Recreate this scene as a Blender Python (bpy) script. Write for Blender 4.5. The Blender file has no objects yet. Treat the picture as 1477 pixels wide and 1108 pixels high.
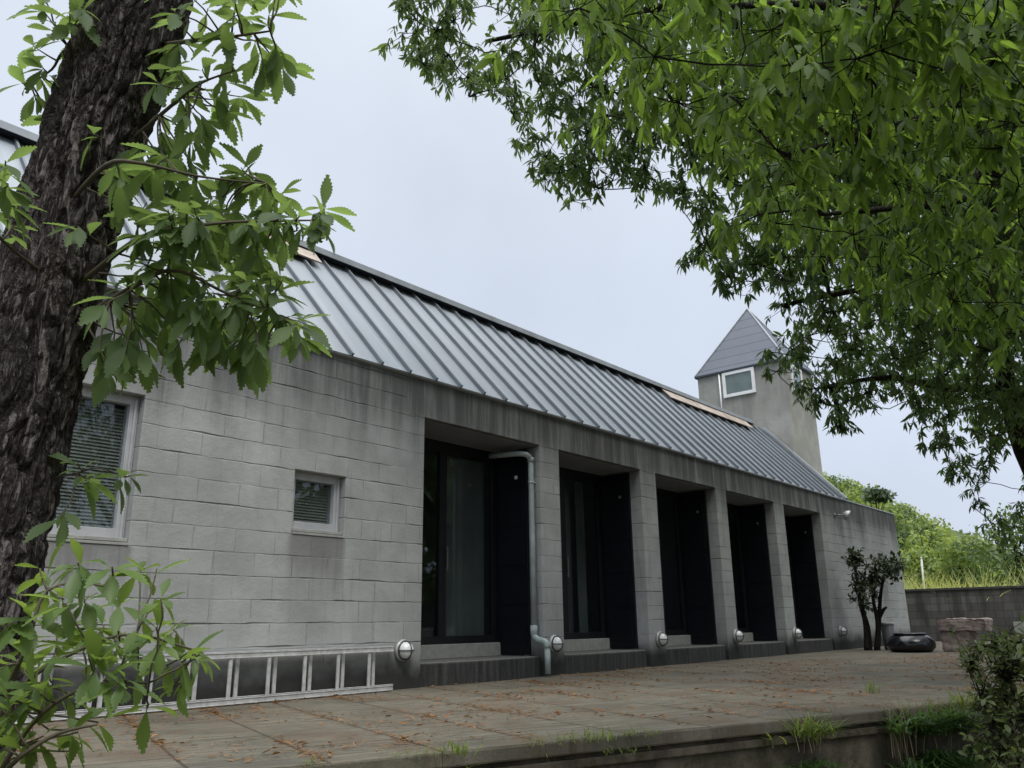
import bpy, math, random
import numpy as np
from mathutils import Vector, Matrix

# ------------------------------------------------------------------ camera, light, exposure
S = bpy.context.scene
COL = S.collection
PW, PH, FPX = 1477.0, 1108.0, 1185.655
CR = np.array([0.64785938, -0.7616531, -0.01275827])     # camera right
CU = np.array([-0.20535569, -0.19075416, 0.95991765])    # camera up
CF = np.array([0.73355795, 0.61927167, 0.27999167])      # camera forward
CAM = np.array([0.0, -6.57, 0.62])
cd = bpy.data.cameras.new('camera'); cam = bpy.data.objects.new('camera', cd); COL.objects.link(cam)
cd.sensor_width = 36; cd.lens = FPX / PW * 36; cd.clip_end = 2000; cd.clip_start = 0.05
cam.matrix_world = Matrix(((CR[0], CU[0], -CF[0], CAM[0]), (CR[1], CU[1], -CF[1], CAM[1]), (CR[2], CU[2], -CF[2], CAM[2]), (0, 0, 0, 1)))
S.camera = cam
SUN_EL, SUN_AZ = math.radians(58), math.radians(208)      # azimuth measured from +y towards +x
w = bpy.data.worlds.new('World'); S.world = w; w.use_nodes = True
nt = w.node_tree; nt.nodes.clear()
out = nt.nodes.new('ShaderNodeOutputWorld')
sky = nt.nodes.new('ShaderNodeTexSky'); sky.sky_type = 'NISHITA'; sky.sun_disc = False
sky.sun_elevation = SUN_EL; sky.sun_rotation = SUN_AZ; sky.dust_density = 4; sky.air_density = 1.2
b1 = nt.nodes.new('ShaderNodeBackground'); b1.inputs[1].default_value = 0.06
nt.links.new(sky.outputs[0], b1.inputs[0])
tc = nt.nodes.new('ShaderNodeTexCoord'); sp = nt.nodes.new('ShaderNodeSeparateXYZ'); nt.links.new(tc.outputs['Generated'], sp.inputs[0])
rp = nt.nodes.new('ShaderNodeValToRGB'); nt.links.new(sp.outputs[2], rp.inputs[0])   # overcast: brighter overhead
e = rp.color_ramp.elements
e[0].position = 0.0; e[0].color = (0.196, 0.218, 0.262, 1)
e[1].position = 1.0; e[1].color = (1.2, 1.21, 1.22, 1)
for p_, c_ in ((0.35, (0.204, 0.226, 0.264, 1)), (0.73, (0.232, 0.250, 0.278, 1)), (0.87, (0.85, 0.87, 0.90, 1))):
    k = e.new(p_); k.color = c_
nz = nt.nodes.new('ShaderNodeTexNoise'); nz.inputs['Scale'].default_value = 2.2; nz.inputs['Detail'].default_value = 5
nt.links.new(tc.outputs['Generated'], nz.inputs['Vector'])
mr = nt.nodes.new('ShaderNodeMapRange'); mr.inputs[1].default_value = 0.3; mr.inputs[2].default_value = 0.7; mr.inputs[3].default_value = 2.48; mr.inputs[4].default_value = 2.92
nt.links.new(nz.outputs[0], mr.inputs[0])
b2 = nt.nodes.new('ShaderNodeBackground'); nt.links.new(rp.outputs[0], b2.inputs[0]); nt.links.new(mr.outputs[0], b2.inputs[1])
mx = nt.nodes.new('ShaderNodeMixShader'); mx.inputs[0].default_value = 0.88
nt.links.new(b1.outputs[0], mx.inputs[1]); nt.links.new(b2.outputs[0], mx.inputs[2]); nt.links.new(mx.outputs[0], out.inputs[0])
sl = bpy.data.lights.new('sun', 'SUN'); sl.energy = 1.5; sl.angle = math.radians(22); sl.color = (1, 0.97, 0.93)
so = bpy.data.objects.new('sun', sl); COL.objects.link(so)
sd = Vector((math.sin(SUN_AZ) * math.cos(SUN_EL), math.cos(SUN_AZ) * math.cos(SUN_EL), math.sin(SUN_EL)))
so.rotation_euler = sd.to_track_quat('Z', 'Y').to_euler(); so.location = (0, -10, 30)
S.view_settings.view_transform = 'Standard'; S.view_settings.look = 'None'; S.view_settings.exposure = 0.45; S.view_settings.gamma = 1

# ------------------------------------------------------------------ helpers
rng = np.random.default_rng(7); random.seed(7)

def ray(x, y):
    v = CF + (x - PW / 2) / FPX * CR - (y - PH / 2) / FPX * CU
    return v / np.linalg.norm(v)
def at(x, y, d): return CAM + ray(x, y) * d                # point at distance d
def proj(p):
    q = np.asarray(p) - CAM; z = q @ CF
    return PW / 2 + FPX * (q @ CR) / z, PH / 2 - FPX * (q @ CU) / z, z

def tag(o, label=None, cat=None, group=None, kind=None):
    if label: o['label'] = label
    if cat: o['category'] = cat
    if group: o['group'] = group
    if kind: o['kind'] = kind
    return o
def empty(name, loc, label, cat, group=None):
    o = bpy.data.objects.new(name, None); COL.objects.link(o); o.location = loc; o.empty_display_size = 0.2
    return tag(o, label, cat, group)
def link_mesh(name, me, mat, parent=None):
    o = bpy.data.objects.new(name, me); COL.objects.link(o)
    if mat: me.materials.append(mat)
    if parent:
        o.parent = parent
        p = parent; off = Vector((0, 0, 0))
        while p: off += Vector(p.location); p = p.parent
        o.location = -off                                  # geometry is given in world coordinates
    return o
class MB:
    def __init__(s): s.v = []; s.f = []
    def add(s, v, f):
        n = len(s.v); s.v += [tuple(map(float, p)) for p in v]; s.f += [tuple(i + n for i in q) for q in f]; return s
    def box(s, x0, x1, y0, y1, z0, z1):
        v = [(x, y, z) for z in (z0, z1) for y in (y0, y1) for x in (x0, x1)]
        return s.add(v, [(0, 2, 3, 1), (4, 5, 7, 6), (0, 1, 5, 4), (2, 6, 7, 3), (0, 4, 6, 2), (1, 3, 7, 5)])
    def prism(s, poly, d):                                  # polygon extruded by vector d
        n = len(poly); a = [np.array(p, float) for p in poly]; b = [p + np.array(d, float) for p in a]
        return s.add(a + b, [tuple(range(n))[::-1], tuple(range(n, 2 * n))] + [(i, (i + 1) % n, n + (i + 1) % n, n + i) for i in range(n)])
    def tube(s, pts, rad, n=8, cap=True):
        pts = [np.array(p, float) for p in pts]
        if not hasattr(rad, '__len__'): rad = [rad] * len(pts)
        v = []; ref = None
        for i, p in enumerate(pts):
            t = pts[min(i + 1, len(pts) - 1)] - pts[max(i - 1, 0)]; t = t / (np.linalg.norm(t) + 1e-9)
            if ref is None: ref = np.array([0, 0, 1.0]) if abs(t[2]) < 0.9 else np.array([1.0, 0, 0])
            a = np.cross(t, ref); a /= np.linalg.norm(a) + 1e-9; ref = np.cross(a, t); b = ref
            v += [p + rad[i] * (math.cos(2 * math.pi * k / n) * a + math.sin(2 * math.pi * k / n) * b) for k in range(n)]
        f = [(i * n + k, i * n + (k + 1) % n, (i + 1) * n + (k + 1) % n, (i + 1) * n + k) for i in range(len(pts) - 1) for k in range(n)]
        if cap: f += [tuple(range(n))[::-1], tuple((len(pts) - 1) * n + k for k in range(n))]
        return s.add(v, f)
    def lathe(s, prof, o, ax=(0, 0, 1), n=24):              # profile (radius, height) about axis ax
        ax = Vector(ax).normalized(); a = ax.orthogonal().normalized(); b = ax.cross(a); o = Vector(o)
        v = [o + ax * h + r * (math.cos(2 * math.pi * k / n) * a + math.sin(2 * math.pi * k / n) * b) for r, h in prof for k in range(n)]
        f = [(i * n + k, i * n + (k + 1) % n, (i + 1) * n + (k + 1) % n, (i + 1) * n + k) for i in range(len(prof) - 1) for k in range(n)]
        f += [tuple(range(n))[::-1], tuple((len(prof) - 1) * n + k for k in range(n))]
        return s.add(v, f)
    def build(s, name, mat, parent=None, smooth=False, bevel=0):
        me = bpy.data.meshes.new(name); me.from_pydata(s.v, [], s.f); me.update()
        if smooth:
            me.polygons.foreach_set('use_smooth', [True] * len(me.polygons))
        o = link_mesh(name, me, mat, parent)
        if bevel:
            m = o.modifiers.new('bevel', 'BEVEL'); m.width = bevel; m.segments = 2; m.limit_method = 'ANGLE'
        return o
def np_mesh(name, V, F, mat, parent=None, smooth=True):     # V (n,3); F (m,k) with constant k
    me = bpy.data.meshes.new(name); V = np.asarray(V, np.float32); F = np.asarray(F, np.int32); m, k = F.shape
    me.vertices.add(len(V)); me.vertices.foreach_set('co', V.ravel())
    me.loops.add(m * k); me.loops.foreach_set('vertex_index', F.ravel())
    me.polygons.add(m); me.polygons.foreach_set('loop_start', np.arange(0, m * k, k, dtype=np.int32))
    me.update(calc_edges=True); me.validate()
    if smooth: me.polygons.foreach_set('use_smooth', np.ones(len(me.polygons), bool))
    return link_mesh(name, me, mat, parent)

# ------------------------------------------------------------------ materials
class NT:
    def __init__(s, name):
        s.m = bpy.data.materials.new(name); s.m.use_nodes = True; s.t = s.m.node_tree
        s.b = s.t.nodes['Principled BSDF']; s.o = s.t.nodes['Material Output']
    def put(s, sock, v):
        if isinstance(v, bpy.types.NodeSocket): s.t.links.new(v, sock)
        else: sock.default_value = v
    def n(s, typ, ins=None, out=0, **props):
        nd = s.t.nodes.new('ShaderNode' + typ)
        for k, v in props.items(): setattr(nd, k, v)
        for k, v in (ins or {}).items(): s.put(nd.inputs[k], v)
        return nd.outputs[out]
    def math(s, op, a, b=0.0, c=0.0): return s.n('Math', {0: a, 1: b, 2: c}, operation=op)
    def pos(s): return s.n('NewGeometry', out='Position')
    def xyz(s, v):
        nd = s.t.nodes.new('ShaderNodeSeparateXYZ'); s.put(nd.inputs[0], v); return nd.outputs
    def vec(s, x=0.0, y=0.0, z=0.0): return s.n('CombineXYZ', {0: x, 1: y, 2: z})
    def scale(s, v, sc): return s.n('VectorMath', {0: v, 1: sc}, operation='MULTIPLY')
    def noise(s, v, sc, det=4, rough=0.55, dist=0.0): return s.n('TexNoise', {'Vector': v, 'Scale': sc, 'Detail': det, 'Roughness': rough, 'Distortion': dist})
    def step(s, v, a, b, lo=0.0, hi=1.0): return s.n('MapRange', {0: v, 1: a, 2: b, 3: lo, 4: hi}, interpolation_type='SMOOTHSTEP')
    def mix(s, f, a, b, mode='MIX'):
        nd = s.t.nodes.new('ShaderNodeMix'); nd.data_type = 'RGBA'; nd.blend_type = mode
        s.put(nd.inputs[0], f)
        for i, v in ((6, a), (7, b)): s.put(nd.inputs[i], v if isinstance(v, bpy.types.NodeSocket) or len(v) == 4 else (*v, 1))
        return nd.outputs[2]
    def bump(s, h, strength=0.5, dist=0.01): s.put(s.b.inputs['Normal'], s.n('Bump', {'Height': h, 'Strength': strength, 'Distance': dist}))
    def done(s, col=None, rough=0.8, metal=0.0, spec=0.5):
        if col is not None: s.put(s.b.inputs['Base Color'], col if isinstance(col, bpy.types.NodeSocket) or len(col) == 4 else (*col, 1))
        s.put(s.b.inputs['Roughness'], rough); s.put(s.b.inputs['Metallic'], metal); s.b.inputs['Specular IOR Level'].default_value = spec
        return s.m

def concrete(name, block=True, base=(0.395, 0.41, 0.398), top=3.32, stain=0.80, damp=0.42, x_beam=5.95):
    t = NT(name); p = t.pos(); x, y, z = t.xyz(p)
    u = t.math('ADD', x, y)
    wob = t.noise(p, 5.0, 3)
    big = t.noise(p, 0.8, 5)
    med = t.noise(p, 3.0, 6, 0.6)
    fine = t.noise(p, 55.0, 5, 0.7)
    st = t.noise(t.vec(t.math('MULTIPLY', u, 7.0), 0.0, t.math('MULTIPLY', z, 0.45)), 1.0, 7, 0.65)
    st2 = t.noise(t.vec(t.math('MULTIPLY', u, 2.0), 3.3, t.math('MULTIPLY', z, 0.25)), 1.0, 5, 0.6)
    col = t.mix(t.step(big, 0.35, 0.65), tuple(c * 0.86 for c in base), tuple(min(1, c * 1.07) for c in base))
    col = t.mix(t.step(t.noise(p, 0.45, 6, 0.7), 0.42, 0.62, 0, 0.35), col, (base[0] * 0.66, base[1] * 0.64, base[2] * 0.65))
    col = t.mix(t.step(t.noise(p, 130.0, 3, 0.6), 0.60, 0.72, 0, 0.5), col, (0.13, 0.13, 0.125))
    col = t.mix(t.step(med, 0.35, 0.7, 0, 0.42), col, (base[0] * 0.62, base[1] * 0.61, base[2] * 0.60))
    h = t.math('ADD', t.math('MULTIPLY', fine, 0.30), t.math('MULTIPLY', t.noise(p, 14.0, 4, 0.6), 0.5))
    if block:
        zz = t.math('ADD', t.math('ADD', z, 0.15), t.math('MULTIPLY', t.math('SUBTRACT', wob, 0.5), 0.016))
        uu = t.math('ADD', u, t.math('MULTIPLY', t.math('SUBTRACT', wob, 0.5), 0.02))
        bk = t.t.nodes.new('ShaderNodeTexBrick')
        t.put(bk.inputs['Vector'], t.vec(uu, zz, 0.0))
        for k_, v_ in (('Scale', 1.0), ('Mortar Size', 0.006), ('Mortar Smooth', 0.45), ('Bias', 0.0), ('Brick Width', 0.4), ('Row Height', 0.2)): bk.inputs[k_].default_value = v_
        bk.inputs['Color1'].default_value = (0, 0, 0, 1); bk.inputs['Color2'].default_value = (1, 1, 1, 1); bk.inputs['Mortar'].default_value = (0.5, 0.5, 0.5, 1)
        on = t.math('SUBTRACT', 1.0, t.math('MULTIPLY', t.step(x, x_beam, x_beam + 0.02), t.step(z, 2.86, 2.88)))
        on = t.math('MULTIPLY', on, t.step(z, 0.28, 0.30))
        vis = t.step(t.noise(p, 2.3, 3), 0.38, 0.62, 0.15, 1.0)
        fz = t.math('ABSOLUTE', t.math('SUBTRACT', t.math('FRACT', t.math('DIVIDE', t.math('ADD', zz, t.math('MULTIPLY', t.math('SUBTRACT', t.noise(p, 1.1, 2), 0.5), 0.02)), 0.2)), 0.5))
        hw = t.step(t.noise(t.scale(p, (2.6, 2.6, 8.0)), 1.0, 4), 0.36, 0.68, 0.006, 0.075)
        hor = t.math('MULTIPLY', t.math('SUBTRACT', 1.0, t.step(t.math('SUBTRACT', 0.5, fz), 0.0, hw)), t.step(t.noise(t.scale(p, (1.6, 1.6, 5.0)), 1.0, 4), 0.36, 0.60, 0.12, 1.0))
        mort = t.math('MULTIPLY', t.math('MAXIMUM', t.math('MULTIPLY', t.math('MULTIPLY', bk.outputs['Fac'], vis), 0.35), hor), on)
        tone = t.math('MULTIPLY', t.math('SUBTRACT', bk.outputs['Color'], 0.5), on)
        col = t.mix(1.0, col, t.n('CombineColor', {0: t.math('MULTIPLY_ADD', tone, 0.08, 1.0), 1: t.math('MULTIPLY_ADD', tone, 0.075, 1.0), 2: t.math('MULTIPLY_ADD', tone, 0.07, 1.0)}), 'MULTIPLY')
        col = t.mix(t.math('MULTIPLY', mort, 0.75), col, (0.075, 0.075, 0.072))
        h = t.math('ADD', h, t.math('ADD', t.math('MULTIPLY', mort, -1.0), t.math('MULTIPLY', tone, 0.5)))
    # rain streaks running down from the top edge, soot coloured
    ed = t.step(t.math('ADD', z, t.math('MULTIPLY', t.math('SUBTRACT', st2, 0.5), 1.6)), top - 1.15, top - 0.15)
    sk = t.math('MULTIPLY', ed, t.step(st, 0.28, 0.60, 0.45, 1.0))
    col = t.mix(t.math('MULTIPLY', sk, stain), col, (0.060, 0.062, 0.063))
    if block:
        bm = t.math('MULTIPLY', t.step(t.math('ADD', z, t.math('MULTIPLY', t.math('SUBTRACT', st2, 0.5), 0.5)), 2.75, 2.95), t.step(st, 0.38, 0.66, 0.20, 0.55))
        col = t.mix(t.math('MULTIPLY', bm, t.step(x, 5.0, 7.0, 0.3, 1.0)), col, (0.052, 0.052, 0.052))
        for xa, xb, zt, dp_ in ((4.50, 5.22, 1.45, 0.50), (1.5, 3.12, 1.25, 0.30), (21.8, 22.35, 1.42, 0.6)):
            mk = t.math('MULTIPLY', t.math('MULTIPLY', t.step(x, xa, xa + 0.1), t.step(x, xb, xb - 0.06)), t.math('MULTIPLY', t.step(z, zt + 0.01, zt - 0.01), t.step(t.math('ADD', z, t.math('MULTIPLY', t.math('SUBTRACT', st, 0.5), 0.9)), zt - dp_ - 0.2, zt - 0.05)))
            col = t.mix(t.math('MULTIPLY', mk, 0.55), col, (0.11, 0.105, 0.105))
    thin = t.math('MULTIPLY', t.step(st, 0.56, 0.72), 0.42)
    col = t.mix(thin, col, (0.12, 0.12, 0.117))
    pale = t.math('MULTIPLY', t.step(st, 0.36, 0.28), 0.30)
    col = t.mix(pale, col, (0.50, 0.51, 0.50))
    if damp:
        dz = t.step(t.math('ADD', z, t.math('MULTIPLY', t.math('SUBTRACT', med, 0.5), 0.35)), damp + 0.04, damp - 0.30)
        col = t.mix(t.math('MULTIPLY', dz, 0.95), col, (0.022, 0.022, 0.020))
    t.bump(h, 0.9, 0.010)
    return t.done(col, 0.9, spec=0.25)
M_BLOCK = concrete('block_wall_concrete')
M_TOWER = concrete('tower_concrete', block=False, base=(0.40, 0.40, 0.37), top=6.55, stain=0.35, damp=0)
def plinth_mat():
    t = NT('damp_plinth'); p = t.pos(); x, y, z = t.xyz(p)
    st = t.noise(t.vec(t.math('MULTIPLY', x, 14.0), 0.0, t.math('MULTIPLY', z, 1.2)), 1.0, 6, 0.7)
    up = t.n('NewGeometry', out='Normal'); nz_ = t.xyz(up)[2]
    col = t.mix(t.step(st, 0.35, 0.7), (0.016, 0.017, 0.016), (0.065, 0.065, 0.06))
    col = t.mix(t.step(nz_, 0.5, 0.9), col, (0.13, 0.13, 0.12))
    t.bump(t.noise(p, 40.0, 5), 0.6, 0.01)
    return t.done(col, 0.75)
M_PLINTH = plinth_mat()
def plain(name, col, rough=0.6, metal=0.0, var=0.12, sc=12.0, bump=0.0, spec=0.5):
    t = NT(name); p = t.pos(); n_ = t.noise(p, sc, 5)
    c = t.mix(t.step(n_, 0.3, 0.7), tuple(a * (1 - var) for a in col), tuple(min(1, a * (1 + var)) for a in col))
    if bump: t.bump(t.noise(p, sc * 4, 5), bump, 0.005)
    return t.done(c, t.step(n_, 0.3, 0.7, max(0.02, rough - 0.06), min(1, rough + 0.06)), metal, spec)
M_SILL = plain('sill_concrete', (0.30, 0.30, 0.28), 0.9, bump=0.4)
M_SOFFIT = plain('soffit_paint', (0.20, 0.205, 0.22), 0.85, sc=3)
M_NAVY = plain('navy_painted_steel', (0.004, 0.0052, 0.0085), 0.45, var=0.25, spec=0.3)
M_DARKFR = plain('dark_bronze_frame', (0.010, 0.011, 0.013), 0.4, spec=0.3)
M_ALU = plain('anodised_window_frame', (0.42, 0.43, 0.44), 0.5, 0.15, var=0.08, sc=6)
M_WHITEFR = plain('white_window_frame', (0.75, 0.76, 0.77), 0.5, sc=5, var=0.05)
M_LADDER = plain('worn_aluminium', (0.56, 0.56, 0.55), 0.45, 0.3, var=0.15, sc=20)
M_BLIND = plain('grey_blind', (0.30, 0.285, 0.26), 0.6, sc=4)
M_PALEBLIND = plain('pale_roller_blind', (0.42, 0.43, 0.41), 0.8, sc=3)
M_CURTAIN = plain('grey_curtain', (0.16, 0.165, 0.16), 0.9, sc=3)
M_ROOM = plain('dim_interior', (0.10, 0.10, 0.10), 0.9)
M_PIPE = plain('grey_green_pipe', (0.33, 0.385, 0.375), 0.4, var=0.15, sc=8)
M_LAMPBODY = plain('cast_grey_lamp_body', (0.42, 0.42, 0.41), 0.5, 0.4, var=0.15, sc=30)
M_BULB = plain('frosted_lamp_glass', (0.72, 0.73, 0.72), 0.18, var=0.04)
M_CAGE = plain('lamp_cage', (0.10, 0.10, 0.10), 0.5, 0.5)
M_POT = plain('black_glaze', (0.010, 0.011, 0.013), 0.16, var=0.3, sc=5)
M_BIN = plain('grey_plastic', (0.10, 0.105, 0.11), 0.5)
M_BINRIM = plain('pale_plastic', (0.50, 0.51, 0.50), 0.5)
M_GRANITE = plain('weathered_pink_granite', (0.27, 0.215, 0.19), 0.85, var=0.35, sc=9, bump=0.6)
M_COPPER = plain('weathered_copper_sheet', (0.40, 0.335, 0.285), 0.55, 0.25, var=0.2, sc=4)
M_DARKMETAL = plain('dark_trim_ridge_shade', (0.045, 0.05, 0.065), 0.45, 0.4)  # dark trim; under the ridge cap its colour stands in for shadow
M_CAPMETAL = plain('pale_ridge_metal', (0.36, 0.385, 0.41), 0.5, 0.3, sc=3)
M_SPOT = plain('spotlight_metal', (0.22, 0.22, 0.22), 0.4, 0.6)
M_POLE = plain('pale_pole', (0.55, 0.55, 0.52), 0.7)
def glass_mat():
    t = NT('window_glass')
    fr = t.n('Fresnel', {'IOR': t.math('MULTIPLY_ADD', t.n('NewGeometry', out='Backfacing'), 1 / 1.5 - 1.5, 1.5)}); gl = t.n('BsdfGlossy', {'Roughness': 0.02, 'Color': (0.9, 0.95, 1, 1)})
    tr = t.n('BsdfTransparent', {'Color': (0.78, 0.82, 0.82, 1)})
    t.put(t.o.inputs[0], t.n('MixShader', {0: fr, 1: tr, 2: gl})); return t.m
M_GLASS = glass_mat()
def roof_mat():
    t = NT('standing_seam_metal'); p = t.pos(); x, y, z = t.xyz(p)
    st = t.noise(t.vec(t.math('MULTIPLY', x, 9.0), t.math('MULTIPLY', z, 0.8), 0.0), 1.0, 5)
    big = t.noise(p, 0.9, 3)
    pan = t.n('TexWhiteNoise', {1: t.math('FLOOR', t.math('DIVIDE', t.math('ADD', x, 0.0), 0.41))}, noise_dimensions='1D')
    col = t.mix(t.step(st, 0.3, 0.7), (0.225, 0.258, 0.292), (0.31, 0.345, 0.38))
    col = t.mix(t.step(big, 0.35, 0.65, 0, 0.5), col, (0.27, 0.285, 0.30))
    col = t.mix(t.math('MULTIPLY', pan, 0.4), col, (0.20, 0.23, 0.26))
    wv = t.noise(t.vec(t.math('MULTIPLY', x, 4.0), 0.0, t.math('MULTIPLY', z, 16.0)), 1.0, 3)
    t.bump(wv, 0.18, 0.012)
    return t.done(col, t.step(st, 0.3, 0.7, 0.50, 0.62), 0.25)
M_ROOF = roof_mat()
M_RIB = plain('shade_toned_seam_metal', (0.15, 0.17, 0.19), 0.6, 0.15, sc=3)  # darker than the pans: the ribs' shaded sides are put into the colour
def shingle_mat():
    t = NT('slate_grey_roof_panels'); p = t.pos(); x, y, z = t.xyz(p)
    br = t.t.nodes.new('ShaderNodeTexBrick'); t.put(br.inputs['Vector'], t.vec(t.math('ADD', x, y), z, 0.0))
    for k_, v_ in (('Scale', 1.0), ('Mortar Size', 0.012), ('Mortar Smooth', 0.2), ('Brick Width', 90.0), ('Row Height', 0.29)): br.inputs[k_].default_value = v_
    col = t.mix(br.outputs['Fac'], t.mix(t.noise(p, 2.0, 4), (0.085, 0.098, 0.125), (0.125, 0.14, 0.17)), (0.05, 0.057, 0.07))
    t.bump(br.outputs['Fac'], -0.6, 0.02)
    return t.done(col, 0.5, 0.2)
M_SHINGLE = shingle_mat()
EDGE_S = -0.36
ED = np.array([1, EDGE_S, 0]) / math.hypot(1, EDGE_S)       # direction of the terrace edge
EN = np.array([ED[1], -ED[0], 0])                            # outwards (towards the camera)
if EN[1] > 0: EN = -EN
EO = np.array([2.66, -3.16, 0.0])                            # one joint meets the edge here
def paving_mat():
    t = NT('stone_paving'); p = t.pos()
    d = t.n('VectorMath', {0: p, 1: tuple(EO)}, operation='SUBTRACT')
    u = t.n('VectorMath', {0: d, 1: tuple(ED)}, out='Value', operation='DOT_PRODUCT')
    v = t.n('VectorMath', {0: d, 1: tuple(EN)}, out='Value', operation='DOT_PRODUCT')
    wob = t.math('MULTIPLY', t.math('SUBTRACT', t.noise(p, 9.0, 4), 0.5), 0.02)
    br = t.t.nodes.new('ShaderNodeTexBrick'); t.put(br.inputs['Vector'], t.vec(t.math('ADD', v, wob), t.math('ADD', u, wob), 0.0))
    br.offset = 0.5
    for k_, v_ in (('Scale', 1.0), ('Mortar Size', 0.010), ('Mortar Smooth', 0.3), ('Brick Width', 1.2), ('Row Height', 0.6)): br.inputs[k_].default_value = v_
    br.inputs['Color1'].default_value = (0, 0, 0, 1); br.inputs['Color2'].default_value = (1, 1, 1, 1)
    nz_ = t.xyz(t.n('NewGeometry', out='Normal'))[2]; flat = t.step(nz_, 0.4, 0.6); tone = t.math('MULTIPLY', br.outputs['Color'], flat); jt = br.outputs['Fac']
    gr = t.noise(t.vec(t.math('MULTIPLY', u, 2.5), t.math('MULTIPLY', v, 22.0), 0.0), 1.0, 6, 0.65)
    blot = t.noise(p, 1.7, 6, 0.6); fine = t.noise(p, 60.0, 4, 0.7)
    col = t.mix(t.step(gr, 0.3, 0.7), (0.080, 0.070, 0.050), (0.190, 0.175, 0.135))
    col = t.mix(t.math('MULTIPLY', tone, 0.18), col, (0.115, 0.108, 0.09))
    col = t.mix(t.step(t.math('ADD', blot, t.math('MULTIPLY', t.math('SUBTRACT', gr, 0.5), 0.5)), 0.47, 0.68, 0, 0.6), col, (0.095, 0.062, 0.037))
    col = t.mix(t.step(t.noise(p, 0.9, 5), 0.50, 0.68, 0, 0.55), col, (0.060, 0.062, 0.048))
    col = t.mix(t.step(fine, 0.56, 0.72, 0, 0.65), col, (0.045, 0.038, 0.028))
    col = t.mix(t.step(t.noise(p, 38.0, 5, 0.75), 0.58, 0.74, 0, 0.5), col, (0.26, 0.235, 0.18))
    col = t.mix(t.step(t.noise(t.vec(t.math('MULTIPLY', u, 6.0), t.math('MULTIPLY', v, 40.0), 1.7), 1.0, 6, 0.75), 0.53, 0.70, 0, 0.7), col, (0.050, 0.040, 0.026))
    col = t.mix(t.math('MULTIPLY', t.math('MULTIPLY', jt, flat), 0.85), col, (0.055, 0.038, 0.022))
    t.bump(t.math('ADD', t.math('MULTIPLY', jt, -1.0), t.math('ADD', t.math('MULTIPLY', gr, 0.5), t.math('MULTIPLY', fine, 0.3))), 0.8, 0.012)
    return t.done(col, 0.85, spec=0.3)
M_PAVE = paving_mat()
def moss_mat(name, a, b, c, sc=6.0):
    t = NT(name); p = t.pos(); x, y, z = t.xyz(p)
    st = t.noise(t.vec(t.math('MULTIPLY', t.math('ADD', x, y), 6.0), 0.0, t.math('MULTIPLY', z, 1.5)), 1.0, 6, 0.65)
    col = t.mix(t.step(st, 0.35, 0.65), a, b); col = t.mix(t.step(t.noise(p, sc, 6, 0.65), 0.45, 0.65, 0, 0.8), col, c)
    t.bump(t.noise(p, 30.0, 6, 0.7), 0.8, 0.015); return t.done(col, 0.9, spec=0.2)
M_RETAIN = moss_mat('mossy_retaining_concrete', (0.055, 0.047, 0.036), (0.14, 0.12, 0.092), (0.05, 0.052, 0.028))
M_EARTH = moss_mat('leaf_strewn_earth', (0.05, 0.038, 0.024), (0.10, 0.075, 0.045), (0.05, 0.06, 0.025), 3.0)
M_HILLGROUND = moss_mat('hill_undergrowth', (0.06, 0.085, 0.025), (0.10, 0.13, 0.04), (0.04, 0.06, 0.02), 0.8)
def garden_wall_mat():
    t = NT('old_block_wall'); p = t.pos(); x, y, z = t.xyz(p)
    br = t.t.nodes.new('ShaderNodeTexBrick'); t.put(br.inputs['Vector'], t.vec(y, z, 0.0))
    for k_, v_ in (('Scale', 1.0), ('Mortar Size', 0.010), ('Mortar Smooth', 0.3), ('Brick Width', 0.4), ('Row Height', 0.2)): br.inputs[k_].default_value = v_
    br.inputs['Color1'].default_value = (0.095, 0.09, 0.085, 1); br.inputs['Color2'].default_value = (0.145, 0.139, 0.13, 1); br.inputs['Mortar'].default_value = (0.066, 0.063, 0.06, 1)
    st = t.noise(t.vec(0.0, t.math('MULTIPLY', y, 5.0), t.math('MULTIPLY', z, 0.7)), 1.0, 6)
    col = t.mix(t.step(st, 0.42, 0.66, 0, 0.75), br.outputs['Color'], (0.045, 0.045, 0.042))
    col = t.mix(t.step(z, 1.15, 1.38, 0, 0.6), col, (0.05, 0.048, 0.045))
    t.bump(t.math('ADD', t.math('MULTIPLY', br.outputs['Fac'], -1.0), t.noise(p, 30.0, 4)), 0.6, 0.012)
    return t.done(col, 0.9, spec=0.2)
M_GWALL = garden_wall_mat()
def leaf_mat(name, a, b, trans=0.45, gloss=0.35, tr_col=None):
    t = NT(name)
    r = t.n('NewGeometry', out='Random Per Island')
    big = t.noise(t.pos(), 1.3, 2)
    f = t.math('ADD', t.math('MULTIPLY', r, 0.75), t.math('MULTIPLY', t.math('SUBTRACT', big, 0.35), 0.6))
    col = t.mix(f, a, b)
    t.done(col, gloss, spec=0.35)
    tc_ = tr_col or tuple(min(1, c * k) for c, k in zip(b, (2.6, 2.5, 1.6)))
    tr = t.n('BsdfTranslucent', {'Color': t.mix(r, tuple(c * 0.7 for c in tc_), tc_)})
    t.put(t.o.inputs[0], t.n('MixShader', {0: trans, 1: t.b.outputs[0], 2: tr})); return t.m
M_LEAF_OAK = leaf_mat('oak_leaf', (0.065, 0.110, 0.048), (0.125, 0.19, 0.070), 0.5, 0.55)
M_LEAF_YOUNG = leaf_mat('young_oak_leaf', (0.075, 0.13, 0.040), (0.14, 0.21, 0.055), 0.42, 0.42)
M_LEAF_CHEST = leaf_mat('chestnut_leaf', (0.030, 0.072, 0.018), (0.115, 0.185, 0.038), 0.58, 0.6)
M_LEAF_FAR = leaf_mat('far_chestnut_leaf', (0.040, 0.075, 0.028), (0.080, 0.130, 0.040), 0.45, 0.5)
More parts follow.
